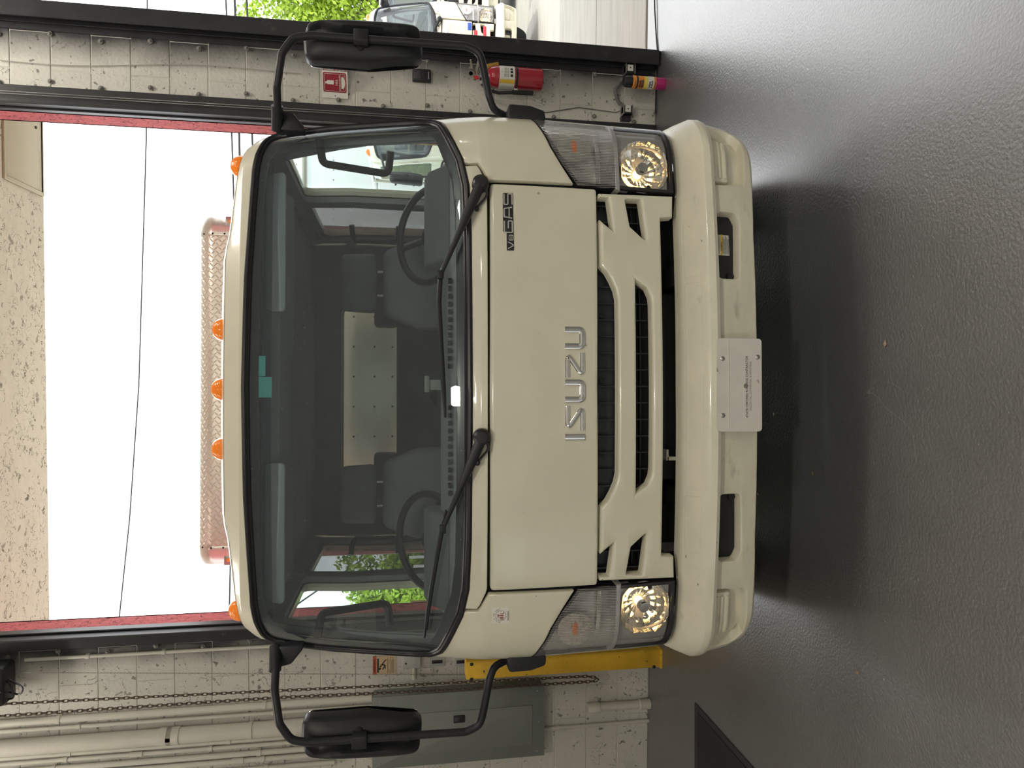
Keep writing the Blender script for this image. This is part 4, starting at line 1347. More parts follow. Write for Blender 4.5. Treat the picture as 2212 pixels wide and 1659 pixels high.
MB().tube(smooth_path([(-.01, -.004, .362), (-.045, -.01, .360), (-.085, -.016, .330), (-.098, -.018, .26), (-.090, -.016, .175)], .04), .0095, 10).build('hose', RUBBER, ex)
MB().tube([(-.034, -.008, .361), (-.052, -.011, .356)], .0125, 10).build('hose_fitting', STEEL, ex)
MB().tube([(-.089, -.016, .178), (-.085, -.014, .055)], [.013, .0135], 10).build('nozzle', BLACK, ex)
MB().tube(smooth_path([(.010, .0, .356), (.03, -.004, .350), (.058, -.006, .320), (.070, -.006, .26)], .04), [.006] + [.013] * 12 + [.015], 8, flat=.45).build('pull_strap', mat('ochre_webbing', (.38, .23, .035), .7), ex)
MB().box((-.03, .058, .05), (.03, .098, .30)).build('wall_bracket', BSTEEL, ex, bev=.004)
tag(ex, 'red fire extinguisher with black hose strapped to the white pillar', 'fire extinguisher')

# spray can on the floor by the pillar
cq = at(1438, 170, 1.72)
ca = empty('spray_can', (cq.x, 1.80, 0.0), R(-8))
PINK = mat('magenta_print', (.48, .02, .16), .35, coat=.4)
ORG = mat('orange_print', (.72, .26, .03), .35, coat=.4)
YEL = mat('yellow_print', (.80, .66, .12), .35, coat=.4)
cr = .036
MB().lathe([(0, .0), (.034, .0), (.036, .004), (.036, .062)], 28).build('can_base', PINK, ca)
MB().lathe([(.0362, .062), (.0362, .074)], 28).build('can_band', ORG, ca)
MB().lathe([(.0362, .074), (.0362, .112)], 28).build('can_field', SIGNW, ca)
MB().lathe([(.0362, .112), (.0362, .135)], 28).build('can_field', YEL, ca)
MB().lathe([(.0362, .135), (.0362, .172)], 28).build('can_field', ORG, ca)
MB().lathe([(.0364, .172), (.0364, .182)], 28).build('can_band', BLACK, ca)
MB().lathe([(.0362, .182), (.0362, .196), (.034, .204)], 28).build('can_band', ORG, ca)
MB().lathe([(.034, .204), (.034, .232), (.030, .250), (.018, .258), (0, .258)], 24).build('cap', BLACK, ca)
# rows of dense print, too small to read
for (z, n_, w_, h_) in ((.160, 5, .0062, .013), (.145, 6, .0056, .013), (.100, 5, .0052, .010), (.086, 7, .0046, .009), (.190, 6, .0040, .005), (.068, 6, .0040, .004)):
    rw_ = MB()
    for k_ in range(n_):
        a = R(-112 + (k_ - n_ / 2) * (w_ / .0365 * 57.3 + 3))
        rw_.box((0, -w_ / 2, -h_ / 2), (.0007, w_ / 2, h_ / 2), Matrix.Rotation(a, 4, 'Z') @ Matrix.Translation((.0362, 0, z + (.0015 if k_ % 2 else 0))))
    rw_.build('can_print', INK, ca)
tag(ca, 'magenta, orange and yellow spray can with black cap beside the pillar foot', 'spray can')

# door sensors with printed plates
def sensor(px, py, label, flip):
    q = at(px, py, YW - .05)
    e_ = empty('door_sensor', (q.x, YW - .05, q.z))
    MB().box((-.020, -.016, -.030), (.030, .030, .030)).build('case', BLACK, e_, bev=.006)
    MB().box((-.010, -.018, -.018), (.028, -.015, .018)).build('name_plate', PAPER, e_, bev=.001)
    MB().lathe([(0, .002), (.004, .002), (.005, 0)], 10, Matrix.Translation((.009, -.0175, 0)) @ Matrix.Rotation(R(90), 4, 'X')).build('plate_mark', INK, e_)
    for z in (-.030, .026):
        MB().box((-.026, -.024, z), (.034, .05, z + .004)).build('bracket_flange', STEEL, e_)
    MB().box((-.05 if flip else .03, .02, -.03), (-.024 if flip else .05, .05, .03)).build('bracket_foot', BSTEEL, e_)
    tag(e_, label, 'sensor', 'door safety sensors')
sensor(1360, 152, 'small black door sensor on the steel guide behind the spray can', False)
sensor(1355, 240, 'small black door sensor low on the pillar beside the headlight', True)
# cables: along the pillar foot, a dirty corrugated sleeve and a wire
q0, q1, q2, q3 = at(1345, 170, 1.91), at(1328, 195, 1.90), at(1335, 220, 1.90), at(1350, 232, 1.91)
DIRT = mat('dusty_sleeve', (.16, .155, .15), .8, var=.3, vs=40, bump=.5, bs=80)
tag(MB().tube(smooth_path([tuple(v) for v in (q0, q1, q2, q3)], .03), .011, 8).build('cable_sleeve', DIRT), 'dusty grey cable sleeve linking the two door sensors', 'cable')
cp = [at(1100, 232, 1.932), at(1180, 243, 1.934), at(1250, 232, 1.934), at(1330, 243, 1.932), at(1345, 238, 1.92)]
tag(MB().tube(smooth_path([tuple(v) for v in cp], .05), .0028, 6).build('sensor_wire', mat('grey_wire', (.12, .115, .11), .6)), 'thin dark wire running down the pillar to the low sensor', 'cable')
fl = [Vector((2.45, 1.98, .006)), Vector((2.2, 1.95, .010)), Vector((2.02, 1.93, .005)), Vector((1.90, 1.90, .005)), Vector((1.75, 1.915, .005)), Vector((1.55, 1.925, .006))]
tag(MB().tube(smooth_path([tuple(v) for v in fl], .08), .0045, 6).build('floor_cable', RUBBER), 'black cable lying on the floor along the pillar foot', 'cable')
tag(MB().tube([at(k_, 130 + .068 * k_ * .55 + 6 * math.sin(k_ / 90), 1.931) for k_ in range(0, 700, 50)], .0026, 6).build('pillar_wire', mat('painted_wire', (.38, .37, .34), .7)),
    'thin painted wire running up the middle of the pillar', 'cable')

# ------------------------------------------------------------------ things on the left-hand wall
PIPE = mat('painted_conduit', (.60, .58, .52), .5, var=.05, vs=5)
def conduit(x_top, z0, z1, r_, label, straps, coup=(), yoff=0.0, cat='conduit', top=None, grp='conduits on the left wall'):
    e_ = empty('conduit', (x_top, YW - r_ - .004 - yoff, z0))
    MB().tube([(0, 0, 0), (0, 0, z1 - z0)], r_, 14).build('pipe', PIPE, e_)
    for z in straps:
        MB().lathe([(r_ + .001, -.011), (r_ + .0035, -.010), (r_ + .0035, .010), (r_ + .001, .011)], 14, Matrix.Translation((0, 0, z - z0))).box((-r_ - .004, r_ - .004, z - z0 - .011), (r_ + .004, r_ + .003, z - z0 + .011)).build('strap', PIPE, e_)
    for z in coup:
        MB().lathe([(r_, -.035), (r_ + .004, -.033), (r_ + .004, .033), (r_, .035)], 14, Matrix.Translation((0, 0, z - z0))).build('coupling', PIPE, e_)
    tag(e_, label, cat, grp)
    return e_
PZ = 1.735
conduit(-2.012, PZ, 5.0, .019, 'pale conduit nearest the chain, entering the panel top', (2.35, 3.45), yoff=.0)
conduit(-2.062, PZ, 5.0, .0115, 'thin pale conduit second from the chain above the panel', (2.3, 3.35), yoff=.0)
conduit(-2.140, PZ, 5.0, .045, 'thickest pale pipe on the left wall, with a long sleeve', (2.42,), (2.88, 2.84))
conduit(-2.212, PZ, 5.0, .0125, 'thin pale conduit just left of the thick pipe', (2.55, 3.40))
conduit(-2.246, PZ, 5.0, .0115, 'thin pale conduit two left of the thick pipe', (2.65, 3.42), (3.05,))
conduit(-2.290, PZ, 5.0, .016, 'pale conduit over the middle left of the panel', (2.38, 3.48))
conduit(-2.330, PZ, 5.0, .015, 'pale conduit over the left edge of the panel', (2.36, ), (2.50,))
conduit(-2.385, 1.95, 5.0, .014, 'leftmost pale conduit ending above the panel corner', (2.34, 3.5))
conduit(-1.668, 2.12, 3.62, .010, 'thin pale conduit beside the door guide under the opener', (2.9, 3.3))
# stub pipes at the floor
st = empty('pipe_stub', (-2.165, YW - .035, 0))
MB().tube([(0, 0, 0), (.003, 0, .36)], .026, 14).build('pipe', PIPE, st)
MB().lathe([(.027, 0), (.032, .002), (.032, .07), (.027, .072)], 14).build('socket', PIPE, st)
MB().lathe([(.026, .33), (.033, .335), (.034, .385), (.029, .41), (0, .405)], 12).build('cap', PIPE, st)
MB().box((-.05, .02, .34), (.05, .034, .36)).build('strap', PIPE, st)
tag(st, 'short capped white pipe standing on the floor against the block wall', 'pipe')
conduit(-2.285, 0.0, .72, .011, 'thin white pipe dropping from the grey panel to the floor', (.60,), grp=None)

# electrical panel
PGREY = mat('grey_panel_enamel', (.215, .235, .225), .42, var=.05, specks=[(60, .74, .76, (.4, .42, .4))])
PGREY2 = mat('grey_panel_cover', (.20, .22, .212), .40, var=.05)
ep = empty('electrical_panel', (-2.185, YW, 1.215))
MB().box((-.205, -.105, -.508), (.210, 0, .508)).build('cabinet', PGREY, ep, bev=.004)
MB().prism(rnd([(-.212, -.515), (.218, -.515), (.218, .515), (-.212, .515)], .004), -.115, -.105, 'y').build('cover', PGREY2, ep, bev=.004)
MB().prism(rnd([(-.135, -.440), (.105, -.440), (.105, .330), (-.135, .330)], .012), -.121, -.115, 'y').build('door', PGREY, ep, bev=.004)
lt = MB().box((.035, -.128, -.028), (.080, -.120, .040)).build('latch', BLACK, ep, bev=.003)
MB().box((.046, -.131, .004), (.070, -.127, .034)).build('latch_pull', mat('latch_grey', (.05, .05, .055), .4), lt, bev=.002)
pt_ = MB().box((-.085, -.1222, .255), (-.022, -.1208, .272)).build('name_strip', PAPER, ep)
text('PANEL A', .012, face_m((-.053, -.1228, .2635)), 'strip_text', INK, pt_)
for (x_, z_) in ((-.18, .47), (.19, .47), (-.18, -.47), (.19, -.47), (.0, -.48)):
    MB().lathe([(0, .003), (.005, .002), (.006, 0)], 8, Matrix.Translation((x_, -.115, z_)) @ Matrix.Rotation(R(90), 4, 'X')).build('screw', STEEL, ep)
tag(ep, 'grey steel electrical panel on the block wall behind the left mirror', 'electrical panel')

# hoist chain of the roll-up door: one loop hanging in two strands
RUST = mat('rusty_chain', (.13, .095, .075), .55, metal=.6, var=.3, vs=60)
lk = [(.0075 * math.cos(a), .0, .0095 * math.sin(a) + (.0075 if math.sin(a) > 0 else -.0075)) for a in [2 * math.pi * (i + .5) / 12 for i in range(12)]]
lm_ = MB().tube(lk, .0026, 6, closed=True).mesh('chain_link')
lm_.materials.append(RUST)
ch = empty('hoist_chain', (-1.95, 1.80, 0))
pitch = .0255
pathL = [at(-200, 1534, 1.80), at(0, 1521, 1.80), at(600, 1492, 1.80), at(1000, 1474, 1.80), at(1265, 1461, 1.80), at(1285, 1463, 1.80)]
pathR = [at(1292, 1467, 1.80), at(1285, 1471, 1.80), at(1265, 1473, 1.80), at(1000, 1489, 1.80), at(600, 1507, 1.80), at(0, 1547, 1.80), at(-200, 1562, 1.80)]
pp = pathL + pathR
seg = []
for a, b in zip(pp[:-1], pp[1:]):
    seg.append((a, b, (b - a).length))
total = sum(s[2] for s in seg)
d_, n_ = 0.0, 0
while d_ < total:
    r_ = d_
    for a, b, l_ in seg:
        if r_ <= l_:
            q = a.lerp(b, r_ / l_)
            t_ = (b - a).normalized()
            break
        r_ -= l_
    o = bpy.data.objects.new('chain_link', lm_)
    COL.objects.link(o)
    o.parent = ch
    o.location = q - Vector((-1.95, 1.80, 0))
    o.rotation_mode = 'QUATERNION'
    o.rotation_quaternion = Vector((0, 0, 1)).rotation_difference(t_) @ Matrix.Rotation(R(90 if n_ % 2 else 8), 3, 'Z').to_quaternion()
    d_ += pitch
    n_ += 1
tag(ch, 'rusty hoist chain hanging in a double strand down the left wall', 'chain')
# thin sash chain beside it
th = MB()
a, b = at(95, 1453, 1.90), at(1090, 1458, 1.90)
n_ = 150
small = [(.0035 * math.cos(t_), 0, .0075 * math.sin(t_)) for t_ in [2 * math.pi * i / 8 for i in range(8)]]
for i in range(n_):
    q = a.lerp(b, i / n_)
    th.tube(small, .0013, 4, closed=True, M=Matrix.Translation(q) @ Matrix.Rotation(R(90 if i % 2 else 0), 4, 'Z'))
th.tube([at(20, 1453, 1.90), a], .0012, 5)
tag(th.build('sash_chain', mat('dull_chain', (.33, .32, .30), .4, metal=.7)), 'thin grey sash chain hanging between the opener and the warning sign', 'chain')

# opener head at the top of the left guide
op = empty('door_opener', (-1.73, 1.80, 3.66))
MB().box((-.115, -.06, -.02), (.095, .08, .26)).build('housing', BLACK, op, bev=.02, seg=3)
MB().box((-.085, -.066, -.005), (.02, -.058, .2)).build('cover_plate', mat('grey_cover', (.10, .10, .11), .4), op, bev=.004)
MB().tube([(-.03, -.068, -.01), (-.03, -.068, .22)], .004, 6).build('control_rod', STEEL, op)
MB().tube(smooth_path([(-.06, 0, -.02), (-.07, -.02, -.085), (-.03, -.02, -.10), (.01, 0, -.02)], .03), .005, 6).build('loop_cable', RUBBER, op)
MB().tube(smooth_path([(-.10, 0, -.01), (-.08, -.03, -.06), (-.02, -.03, -.045), (.02, 0, -.01)], .03), .005, 6).build('loop_cable', RUBBER, op)
tag(op, 'black door opener box with looping cables at the top of the wall', 'door opener')

# warning sign
wq = at(805, 1422, YW)
TAN = mat('tan_sign', (.62, .47, .30), .5, var=.03)
wg = empty('warning_sign', (-1.825, YW - .003, 1.662))
MB().box((-.058, 0, -.068), (.055, .003, .068)).build('board', TAN, wg)
MB().box((-.058, -.0006, .046), (.055, .0, .068)).build('header', mat('orange_red_print', (.52, .10, .05), .5), wg)
text('WARNING', .017, face_m((0, -.001, .057)), 'header_text', INK, wg)
MB().box((-.045, -.0006, .032), (.040, 0, .042)).build('print_bar', INK, wg)
fg = MB()
for pth, w_ in (([(-.012, .026), (.004, .012), (-.004, -.008)], .007), ([(.004, .012), (.024, -.002), (.032, -.012)], .006), ([(-.004, -.004), (-.026, .010)], .0055), ([(-.004, -.006), (-.022, -.004)], .0055)):
    ribbon(fg, pth, w_, .0008, face_m((0, -.0003, 0)))
fg.lathe([(0, .0008), (.006, .0008)], 12, face_m((-.022, -.0003, .026)))
fg.build('falling_figure', INK, wg)
for i, z in enumerate((-.020, -.027, -.038, -.044, -.050, -.056)):
    MB().box((-.05, -.0006, z - .0012), (.045 - (i % 2) * .015, 0, z + .0012)).build('print_line', mat('brown_print', (.2, .14, .09), .6), wg)
tag(wg, 'tan warning sign with a falling figure on the block wall', 'sign')
# junction box, plates
jb = empty('junction_box', (-1.80, YW, 1.498))
MB().box((-.045, -.035, -.052), (.045, 0, .052)).build('box', mat('box_grey', (.42, .43, .43), .5), jb, bev=.006)
MB().lathe([(0, .002), (.005, .002), (.006, 0)], 10, Matrix.Translation((-.012, -.035, .036)) @ Matrix.Rotation(R(90), 4, 'X')).build('screw', INK, jb)
MB().tube([(-.045, -.015, -.012), (-.12, -.015, -.014)], .011, 10).build('connector', PIPE, jb)
tag(jb, 'grey junction box on the block wall right of the warning sign', 'junction box')
for i, (px, py, lb) in enumerate(((945, 1432, 'small grey wall plate with a dark slot beside the cab'), (998, 1432, 'small grey wall plate with a dark slot above the yellow bollard'))):
    q = at(px, py, YW)
    e_ = empty('wall_plate', (q.x, YW, q.z))
    MB().box((-.02, -.006, -.046), (.045, 0, .046)).build('plate', mat('box_grey', (.42, .43, .43), .5), e_, bev=.002)
    MB().box((.0, -.010, -.030), (.020, -.005, .034)).build('slot', BLACK, e_, bev=.002)
    tag(e_, lb, 'wall plate', 'wall plates')
q = at(920, 1449, YW)
e_ = empty('latch_plate', (q.x, YW, q.z))
MB().box((-.014, -.006, -.044), (.020, 0, .044)).build('plate', PIPE, e_, bev=.002)
for z in (-.03, .03):
    MB().lathe([(0, .003), (.005, .002), (.006, 0)], 8, Matrix.Translation((.008, -.006, z)) @ Matrix.Rotation(R(90), 4, 'X')).build('screw', STEEL, e_)
MB().tube(smooth_path([(-.012, -.006, .035), (-.03, -.02, .03), (-.03, -.02, .0)], .01), .005, 8).build('hook', STEEL, e_)
tag(e_, 'small white hook plate with two screws beside the sash chain', 'hook')

# yellow bollard
YELB = mat('chipped_yellow_paint', (.80, .48, .035), .45, var=.10, vs=7, specks=[(42, .70, .73, (.03, .03, .03)), (9, .70, .78, (.42, .25, .03))])
bo = empty('bollard', (-1.797, 1.77, 0))
MB().prism(rnd([(-.055, -.06), (.055, -.06), (.055, .06), (-.055, .06)], .02), 0, 1.19, 'z').build('post', YELB, bo, bev=.004)
MB().box((-.057, -.062, 0), (.057, .062, .012)).build('base_collar', YELB, bo)
for (x_, z_) in ((-.045, .05), (-.048, 1.16), (.04, 1.16)):
    MB().lathe([(0, .006), (.008, .005), (.011, 0)], 8, Matrix.Translation((x_, -.06, z_)) @ Matrix.Rotation(R(90), 4, 'X')).build('bolt', BLACK, bo)
tag(bo, 'chipped yellow steel bollard standing against the left wall', 'bollard')
# floor mat
mt = empty('floor_mat', (-2.4, .62, 0))
MATR = mat('ribbed_mat', (.016, .018, .024), .9, var=.3, bump=.5, bs=160)
MATB = mat('mat_border', (.022, .023, .027), .6, var=.2)
p4 = [(-1.834, 1.217), (-2.86, 1.19), (-2.83, -.04), (-1.79, -.02)]
Mf = Matrix.Translation((2.4, -.62, 0))
p4 = [(-1.806, 1.217), (-2.95, 1.18), (-2.40, .0), (-1.62, .31)]
# the mat lies askew: its long edge runs from the far corner towards the camera's left
A, B_, C_, D_ = Vector((-1.825, 1.235)), Vector((-2.75, 1.20)), Vector((-2.78, .25)), Vector((-1.815, .28))
A, D_ = Vector((-1.825, 1.225)), Vector((-1.845, -.35))
dirv = (Vector((-1.818, .572)) - A).normalized()
A = Vector((-1.83, 1.222))
B_ = A + Vector((-.90, -.03))
D_ = A + dirv * 1.3
C_ = D_ + (B_ - A)
MB().prism([tuple(v - Vector((-2.4, .62))) for v in (A, B_, C_, D_)], .0, .006, 'z').build('border', MATB, mt, bev=.002)
cen = (A + B_ + C_ + D_) / 4
MB().prism([tuple(cen + (v - cen) * .93 - Vector((-2.4, .62))) for v in (A, B_, C_, D_)], .004, .010, 'z').build('ribbed_field', MATR, mt, bev=.002)
tag(mt, 'black ribbed rubber mat on the grey floor at the left', 'mat')

# wooden guard posts at the door's outer corners
WOOD = mat('weathered_lumber', (.50, .34, .15), .75, var=.18, vs=4, stretch=(8, 8, 1), specks=[(5, .72, .76, (.22, .12, .04))])
for i, (x_, lb) in enumerate(((DL - .05, 'weathered lumber post outside the left edge of the door'), (DR + .05, 'weathered lumber post outside the right edge of the door'))):
    e_ = empty('guard_post', (x_, YO + .06, -.02))
    MB().box((-.045, -.044, 0), (.045, .045, 1.52)).build('post', WOOD, e_, bev=.004)
    MB().lathe([(0, .004), (.008, .003), (.010, 0)], 8, Matrix.Translation((0 , -.044, 1.3)) @ Matrix.Rotation(R(90), 4, 'X')).build('screw', STEEL, e_)
    tag(e_, lb, 'post', 'lumber guard posts')

# litter on the floor
def floor_pt(px, py):
    d = c_rt * (829.5 - py) - c_up * (px - 1106) + c_fwd * FPX
    return c_pos + d * (-c_pos.z / d.z)
BR = mat('dry_leaf', (.34, .24, .17), .8, var=.2)
GRN = mat('green_leaf', (.16, .17, .06), .8, var=.2)
for i, (px, py, s_, m_, nm, lb, ct) in enumerate(((1913, 743, .016, BR, 'shell_fragment', 'pale brown shell fragment on the dark floor before the truck', 'fragment'),
                                             (1757, 1023, .014, GRN, 'fallen_leaf', 'small olive leaf on the floor before the bumper', 'leaf'),
                                             (1853, 1452, .015, BR, 'fallen_leaf', 'small reddish dry leaf on the bright floor at the left', 'leaf'),
                                             (1672, 895, .009, PAPER, 'paper_scrap', 'white paper scrap under the number plate', 'scrap'),
                                             (1638, 1067, .010, PAPER, 'paper_scrap', 'white paper scrap under the left end of the bumper', 'scrap'))):
    q = floor_pt(px, py)
    b_ = MB()
    n_ = 8
    vs = [(0, 0, s_ * .35)]
    for j in range(n_):
        a = 2 * math.pi * j / n_
        rr = s_ * (1.0 if j % 4 == 0 else .6) * (1 + .15 * math.sin(3 * j + i))
        vs.append((rr * math.cos(a), rr * .7 * math.sin(a), s_ * .12 * (j % 3)))
    fs = [(0, j + 1, (j + 1) % n_ + 1) for j in range(n_)]
    b_.add(vs, fs)
    o = b_.build(nm, m_)
    o.location = (q.x, q.y, .001)
    o.rotation_euler = (0, 0, i * 1.1)
    tag(o, lb, ct)

# ------------------------------------------------------------------ outside
def gz(y):
    return -gs * (y - 2.14)
CARGO = ('truck_body', 'rear_door', 'rear_bench', 'logo_sticker', 'front_plate', 'badge', 'windshield_permit', 'letter', 'rear_wheel', 'rear_quarter', 'rear_wall', 'frame_rail')
WBOX = mat('white_box_panel', (.80, .80, .79), .4, var=.03)
def parked(x_, y_, rz, label, back=5.6):
    t = copy_tree(TRUCK, None, CARGO)
    t.location = (x_, y_, gz(y_))
    t.rotation_euler = (0, 0, rz)
    tag(t, label, 'truck', 'white trucks')
    e_ = empty('flat_deck', parent=t)
    MB().box((-1.12, 1.98, .92), (1.12, back, 1.02)).build('deck', DARK, e_, bev=.01)
    for sg in (1, -1):
        MB().box((sg * .42 - .04, .5, .48), (sg * .42 + .04, back, .64)).build('frame_rail', DARK, e_)
        for x_ in (.92, .68):
            MB().lathe([(.0, -.10), (.30, -.112), (.36, -.108), (.385, -.09), (.39, 0), (.385, .09), (.36, .108), (.30, .112), (.0, .10)], 28, Matrix.Translation((sg * x_, back - 1.2, .39)) @ Matrix.Rotation(R(90), 4, 'Y')).build('rear_wheel', TYRE, e_)
    MB().box((-1.0, 1.84, .62), (1.0, 1.88, 2.19)).build('cab_back', WHITE, e_)
    return t
t2 = parked(3.71, 6.9, R(0.0), 'white truck with red grille stripes parked outside the right doorway')
REDST = mat('red_stripe', (.62, .02, .045), .4)
for z0, z1, a_, b_ in ((.812, .858, -.60, .60), (.695, .735, -.66, -.36), (.695, .735, .36, .66)):
    skin('red_stripe', [(a_, z0), (b_, z0), (b_, z1), (a_, z1)], CAB, REDST, t2, r=.001, t=.004, o0=-.008, cs=[-.4, -.2, 0, .2, .4], cz=[])
bx = skin('blue_decal', [(.60, .885), (.70, .885), (.70, .935), (.60, .935)], CAB, mat('blue_decal', (.03, .10, .50), .5), t2, r=.0005, t=.002, o0=-.003, cs=[], cz=[])
dsl = skin('model_badge', [(.42, 1.18), (.69, 1.18), (.69, 1.23), (.42, 1.23)], CAB, CHROME, t2, r=.002, t=.004, o0=-.004, cs=[], cz=[])
qd = CAB(.555, 1.205, -.012)
text('DIESEL', .046, face_m(qd, rz=5), 'badge_text', mat('maroon_badge', (.25, .03, .03), .5), dsl)
t3 = parked(6.35, 9.6, R(-14), 'white truck at the right frame edge behind the striped truck', 4.0)
# lettering on that truck's door
fdoor = side(-1)
for s_, z, m_ in (('BU', 1.16, mat('red_lettering', (.55, .03, .03), .5)), ('30', .86, INK)):
    text(s_, .20, Matrix.Translation((-1.045, 1.0, z)) @ Matrix.Rotation(R(-90), 4, 'Z') @ Matrix.Rotation(R(90), 4, 'X'), 'door_lettering', m_, t3)

# tall white box trailer behind the striped truck
bt = empty('box_trailer', (3.9, 13.6, gz(13.6)))
MB().box((-1.22, 0, .90), (1.22, 6.0, 4.25)).build('box_shell', WBOX, bt, bev=.05, seg=3)
MB().tube([(-1.20, .06, 4.20), (1.20, .06, 4.20)], .12, 16).build('top_rail', ALU, bt)
for sg in (1, -1):
    MB().tube([(sg * 1.19, .02, .90), (sg * 1.19, .02, 4.18)], .05, 10).build('corner_post', ALU, bt)
    MB().box((sg * .8 - .05, .4, 0), (sg * .8 + .05, .5, .92)).build('landing_leg', DARK, bt)
    MB().lathe([(0, -.11), (.42, -.112), (.48, -.09), (.49, 0), (.48, .09), (.42, .112), (0, .11)], 28, Matrix.Translation((sg * 1.0, 4.8, .49)) @ Matrix.Rotation(R(90), 4, 'Y')).build('wheel', TYRE, bt)
for i in range(11):
    MB().lathe([(0, .006), (.014, .0)], 6, Matrix.Translation((-1.05 + i * .21, -.002, 3.55)) @ Matrix.Rotation(R(90), 4, 'X')).build('rivet', DARK, bt)
tag(bt, 'tall plain white box trailer standing behind the striped truck', 'trailer')

# trees and hedge beyond the yard
BARK = mat('grey_bark', (.22, .18, .14), .9, var=.25)
LEAFS = [mat('leaf_bright', (.30, .44, .035), .6, var=.35, vs=.8), mat('leaf_mid', (.20, .34, .04), .6, var=.35, vs=.8), mat('leaf_yellow', (.42, .50, .05), .6, var=.3, vs=.8)]
def crown_mesh(rx, ry, rz_, n, ls, seed):
    rg = random.Random(seed)
    mb = MB()
    lobes = [(rg.uniform(-.55, .55) * rx, rg.uniform(-.5, .5) * ry, rg.uniform(-.5, .55) * rz_, rg.uniform(.38, .6)) for _ in range(14)]
    vs, fs = [], []
    for i in range(n):
        lx, ly, lz, lr = lobes[rg.randrange(14)]
        a, b_ = rg.uniform(0, 2 * math.pi), math.acos(rg.uniform(-1, 1))
        rr = rg.uniform(.72, 1.05) * lr
        c_ = Vector((lx + rr * rx * math.sin(b_) * math.cos(a), ly + rr * ry * math.sin(b_) * math.sin(a), lz + rr * rz_ * math.cos(b_)))
        u = Vector((rg.uniform(-1, 1), rg.uniform(-1, 1), rg.uniform(-1, 1))).normalized() * ls * rg.uniform(.6, 1.2)
        w = u.cross(Vector((rg.uniform(-1, 1), rg.uniform(-1, 1), rg.uniform(-1, 1)))).normalized() * ls * .45
        k_ = len(vs)
        vs += [c_ - u, c_ + w, c_ + u, c_ - w]
        fs.append((k_, k_ + 1, k_ + 2, k_ + 3))
    me = bpy.data.meshes.new('foliage')
    me.from_pydata(vs, [], fs)
    return me
def tree(x_, y_, cz_, rx, ry, rz_, mi, label, seed, n=9000, ls=.11, cat='tree', nm='leafy_tree'):
    e_ = empty(nm, (x_, y_, gz(y_)))
    me = crown_mesh(rx, ry, rz_, n, ls, seed)
    f_ = link('foliage', me, LEAFS[mi], e_)
    f_.location = (0, 0, cz_)
    f_['kind'] = 'stuff'
    MB().tube([(0, 0, 0), (.05, 0, cz_ * .5), (0, .05, cz_)], [.16, .12, .08], 10).build('trunk', BARK, e_)
    for k_ in range(4):
        a = k_ * 1.6 + seed
        MB().tube([(0, 0, cz_ * .7), (rx * .4 * math.cos(a), ry * .4 * math.sin(a), cz_ + rz_ * .25)], [.06, .03], 7).build('branch', BARK, e_)
    tag(e_, label, cat, 'trees beyond the yard')
tree(11.0, 20.0, 4.1, 2.9, 1.7, 3.0, 0, 'bright green tree beyond the yard above the striped truck', 3, 16000, .10)
tree(16.8, 22.0, 3.4, 2.6, 1.6, 2.8, 2, 'yellow-green tree at the far right beyond the yard', 5, 9000)
tree(6.2, 24.0, 4.3, 2.2, 1.6, 2.6, 2, 'tall yellow-green tree beyond the yard behind the truck cab', 8, 9000)
tree(-6.6, 17.5, 1.9, 2.6, 1.3, 2.0, 0, 'low bright green hedge tree seen through the left cab window', 13, 14000, .10)
tree(-11.6, 19.5, 2.1, 2.4, 1.3, 2.1, 1, 'green hedge tree farther left beyond the yard', 15, 8000)
tree(-1.2, 20.5, 1.8, 2.2, 1.2, 1.9, 1, 'green hedge tree hidden behind the truck body', 17, 6000)
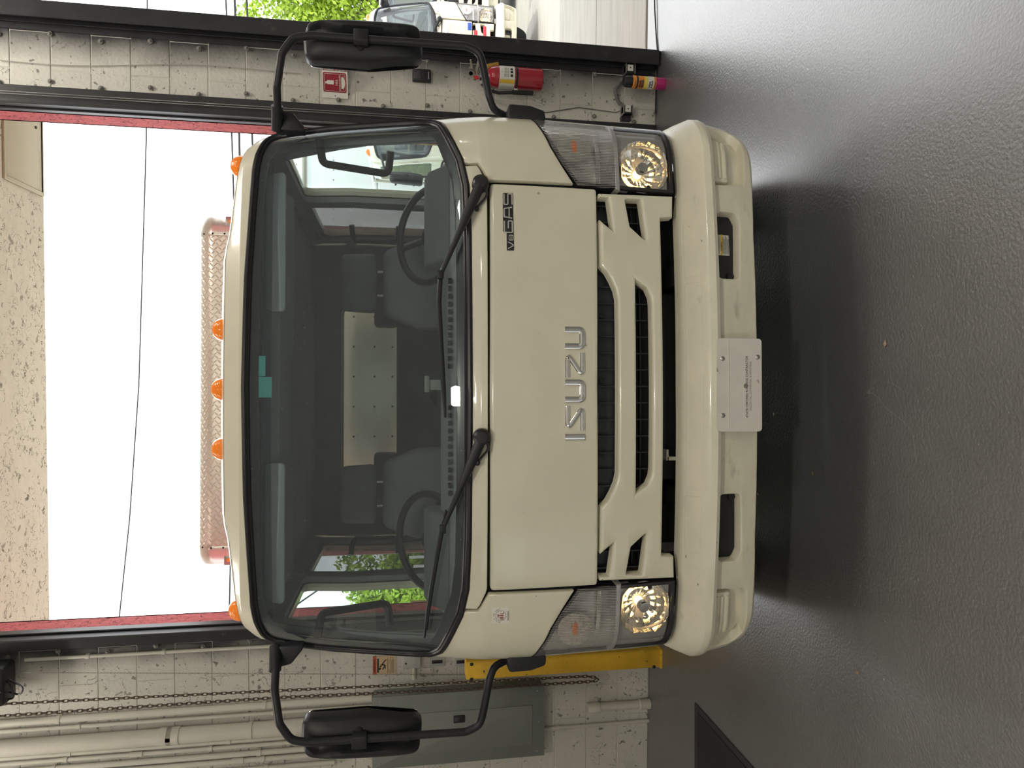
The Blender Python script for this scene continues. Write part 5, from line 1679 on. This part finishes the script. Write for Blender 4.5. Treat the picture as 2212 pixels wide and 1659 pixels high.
# palm beside the striped truck
pm = empty('palm', (8.9, 15.4, gz(15.4)))
MB().tube([(0, 0, 0), (.1, 0, 1.2), (.05, 0, 2.3)], [.16, .12, .10], 10).build('trunk', BARK, pm)
rg = random.Random(4)
for i in range(14):
    a = 2 * math.pi * i / 14 + rg.uniform(-.2, .2)
    fb = MB()
    L_ = rg.uniform(1.1, 1.5)
    el = rg.uniform(.1, .9)
    pts = []
    for k_ in range(9):
        t_ = k_ / 8
        pts.append(Vector((math.cos(a) * L_ * t_, math.sin(a) * L_ * t_, 2.3 + L_ * (el * t_ - 1.0 * t_ * t_))))
    fb.tube(pts, .012, 5)
    sd = Vector((-math.sin(a), math.cos(a), 0))
    for k_ in range(1, 26):
        t_ = k_ / 26
        j = min(7, int(t_ * 8))
        c_ = pts[j].lerp(pts[j + 1], t_ * 8 - j)
        d_ = (pts[j + 1] - pts[j]).normalized()
        for s_ in (-1, 1):
            tip = c_ + sd * s_ * .30 * (1 - .5 * t_) + d_ * .16 + Vector((0, 0, -.10))
            fb.add([c_ - d_ * .016, c_ + d_ * .016, tip], [(0, 1, 2)])
    fb.build('frond', mat('palm_frond', (.42, .40, .10), .6, var=.3, vs=2), pm)
tag(pm, 'yellowing palm standing behind the striped truck', 'palm')
# white picket rack seen through the left window
pf = empty('picket_rack', (-5.1, 14.6, gz(14.6)))
for i in range(5):
    MB().tube([(i * .22, 0, 0), (i * .22, 0, 1.95 - .1 * (i % 2))], .035, 8).build('picket', WBOX, pf)
for z in (.5, 1.45):
    MB().box((-.05, -.02, z), (.95, .02, z + .07)).build('rail', WBOX, pf)
tag(pf, 'white picket rack before the hedge seen through the left cab window', 'fence')

# overhead wires across the sky
WIRE = mat('black_wire', (.02, .02, .022), .6)
def wire(pts, Y, r_, label, ext=.3):
    P = [at(px, py, Y) for px, py in pts]
    a, b_ = P[0], P[-1]
    d = (b_ - a)
    path = [a - d * ext] + P + [b_ + d * ext]
    tag(MB().tube(path, r_, 5).build('overhead_wire', WIRE), label, 'wire', 'overhead wires')
wire([(318, 0), (316, 300), (300, 830), (280, 1120), (256, 1350)], 24.0, .024, 'highest and faintest overhead wire crossing the sky')
wire([(488, 0), (501, 300), (506, 460), (505, 800), (497, 1240), (495, 1345)], 22.0, .028, 'topmost of the three low overhead wires')
wire([(507, 0), (517, 300), (520, 460), (528, 830), (540, 1345)], 17.5, .031, 'middle of the three low overhead wires')
wire([(533, 0), (545, 300), (552, 460), (570, 830), (600, 1345)], 17.5, .028, 'lowest of the three overhead wires')
wire([(640, 1307), (685, 1276), (1060, 1019)], 23.0, .03, 'slanting overhead wire seen through the left cab window', .02)
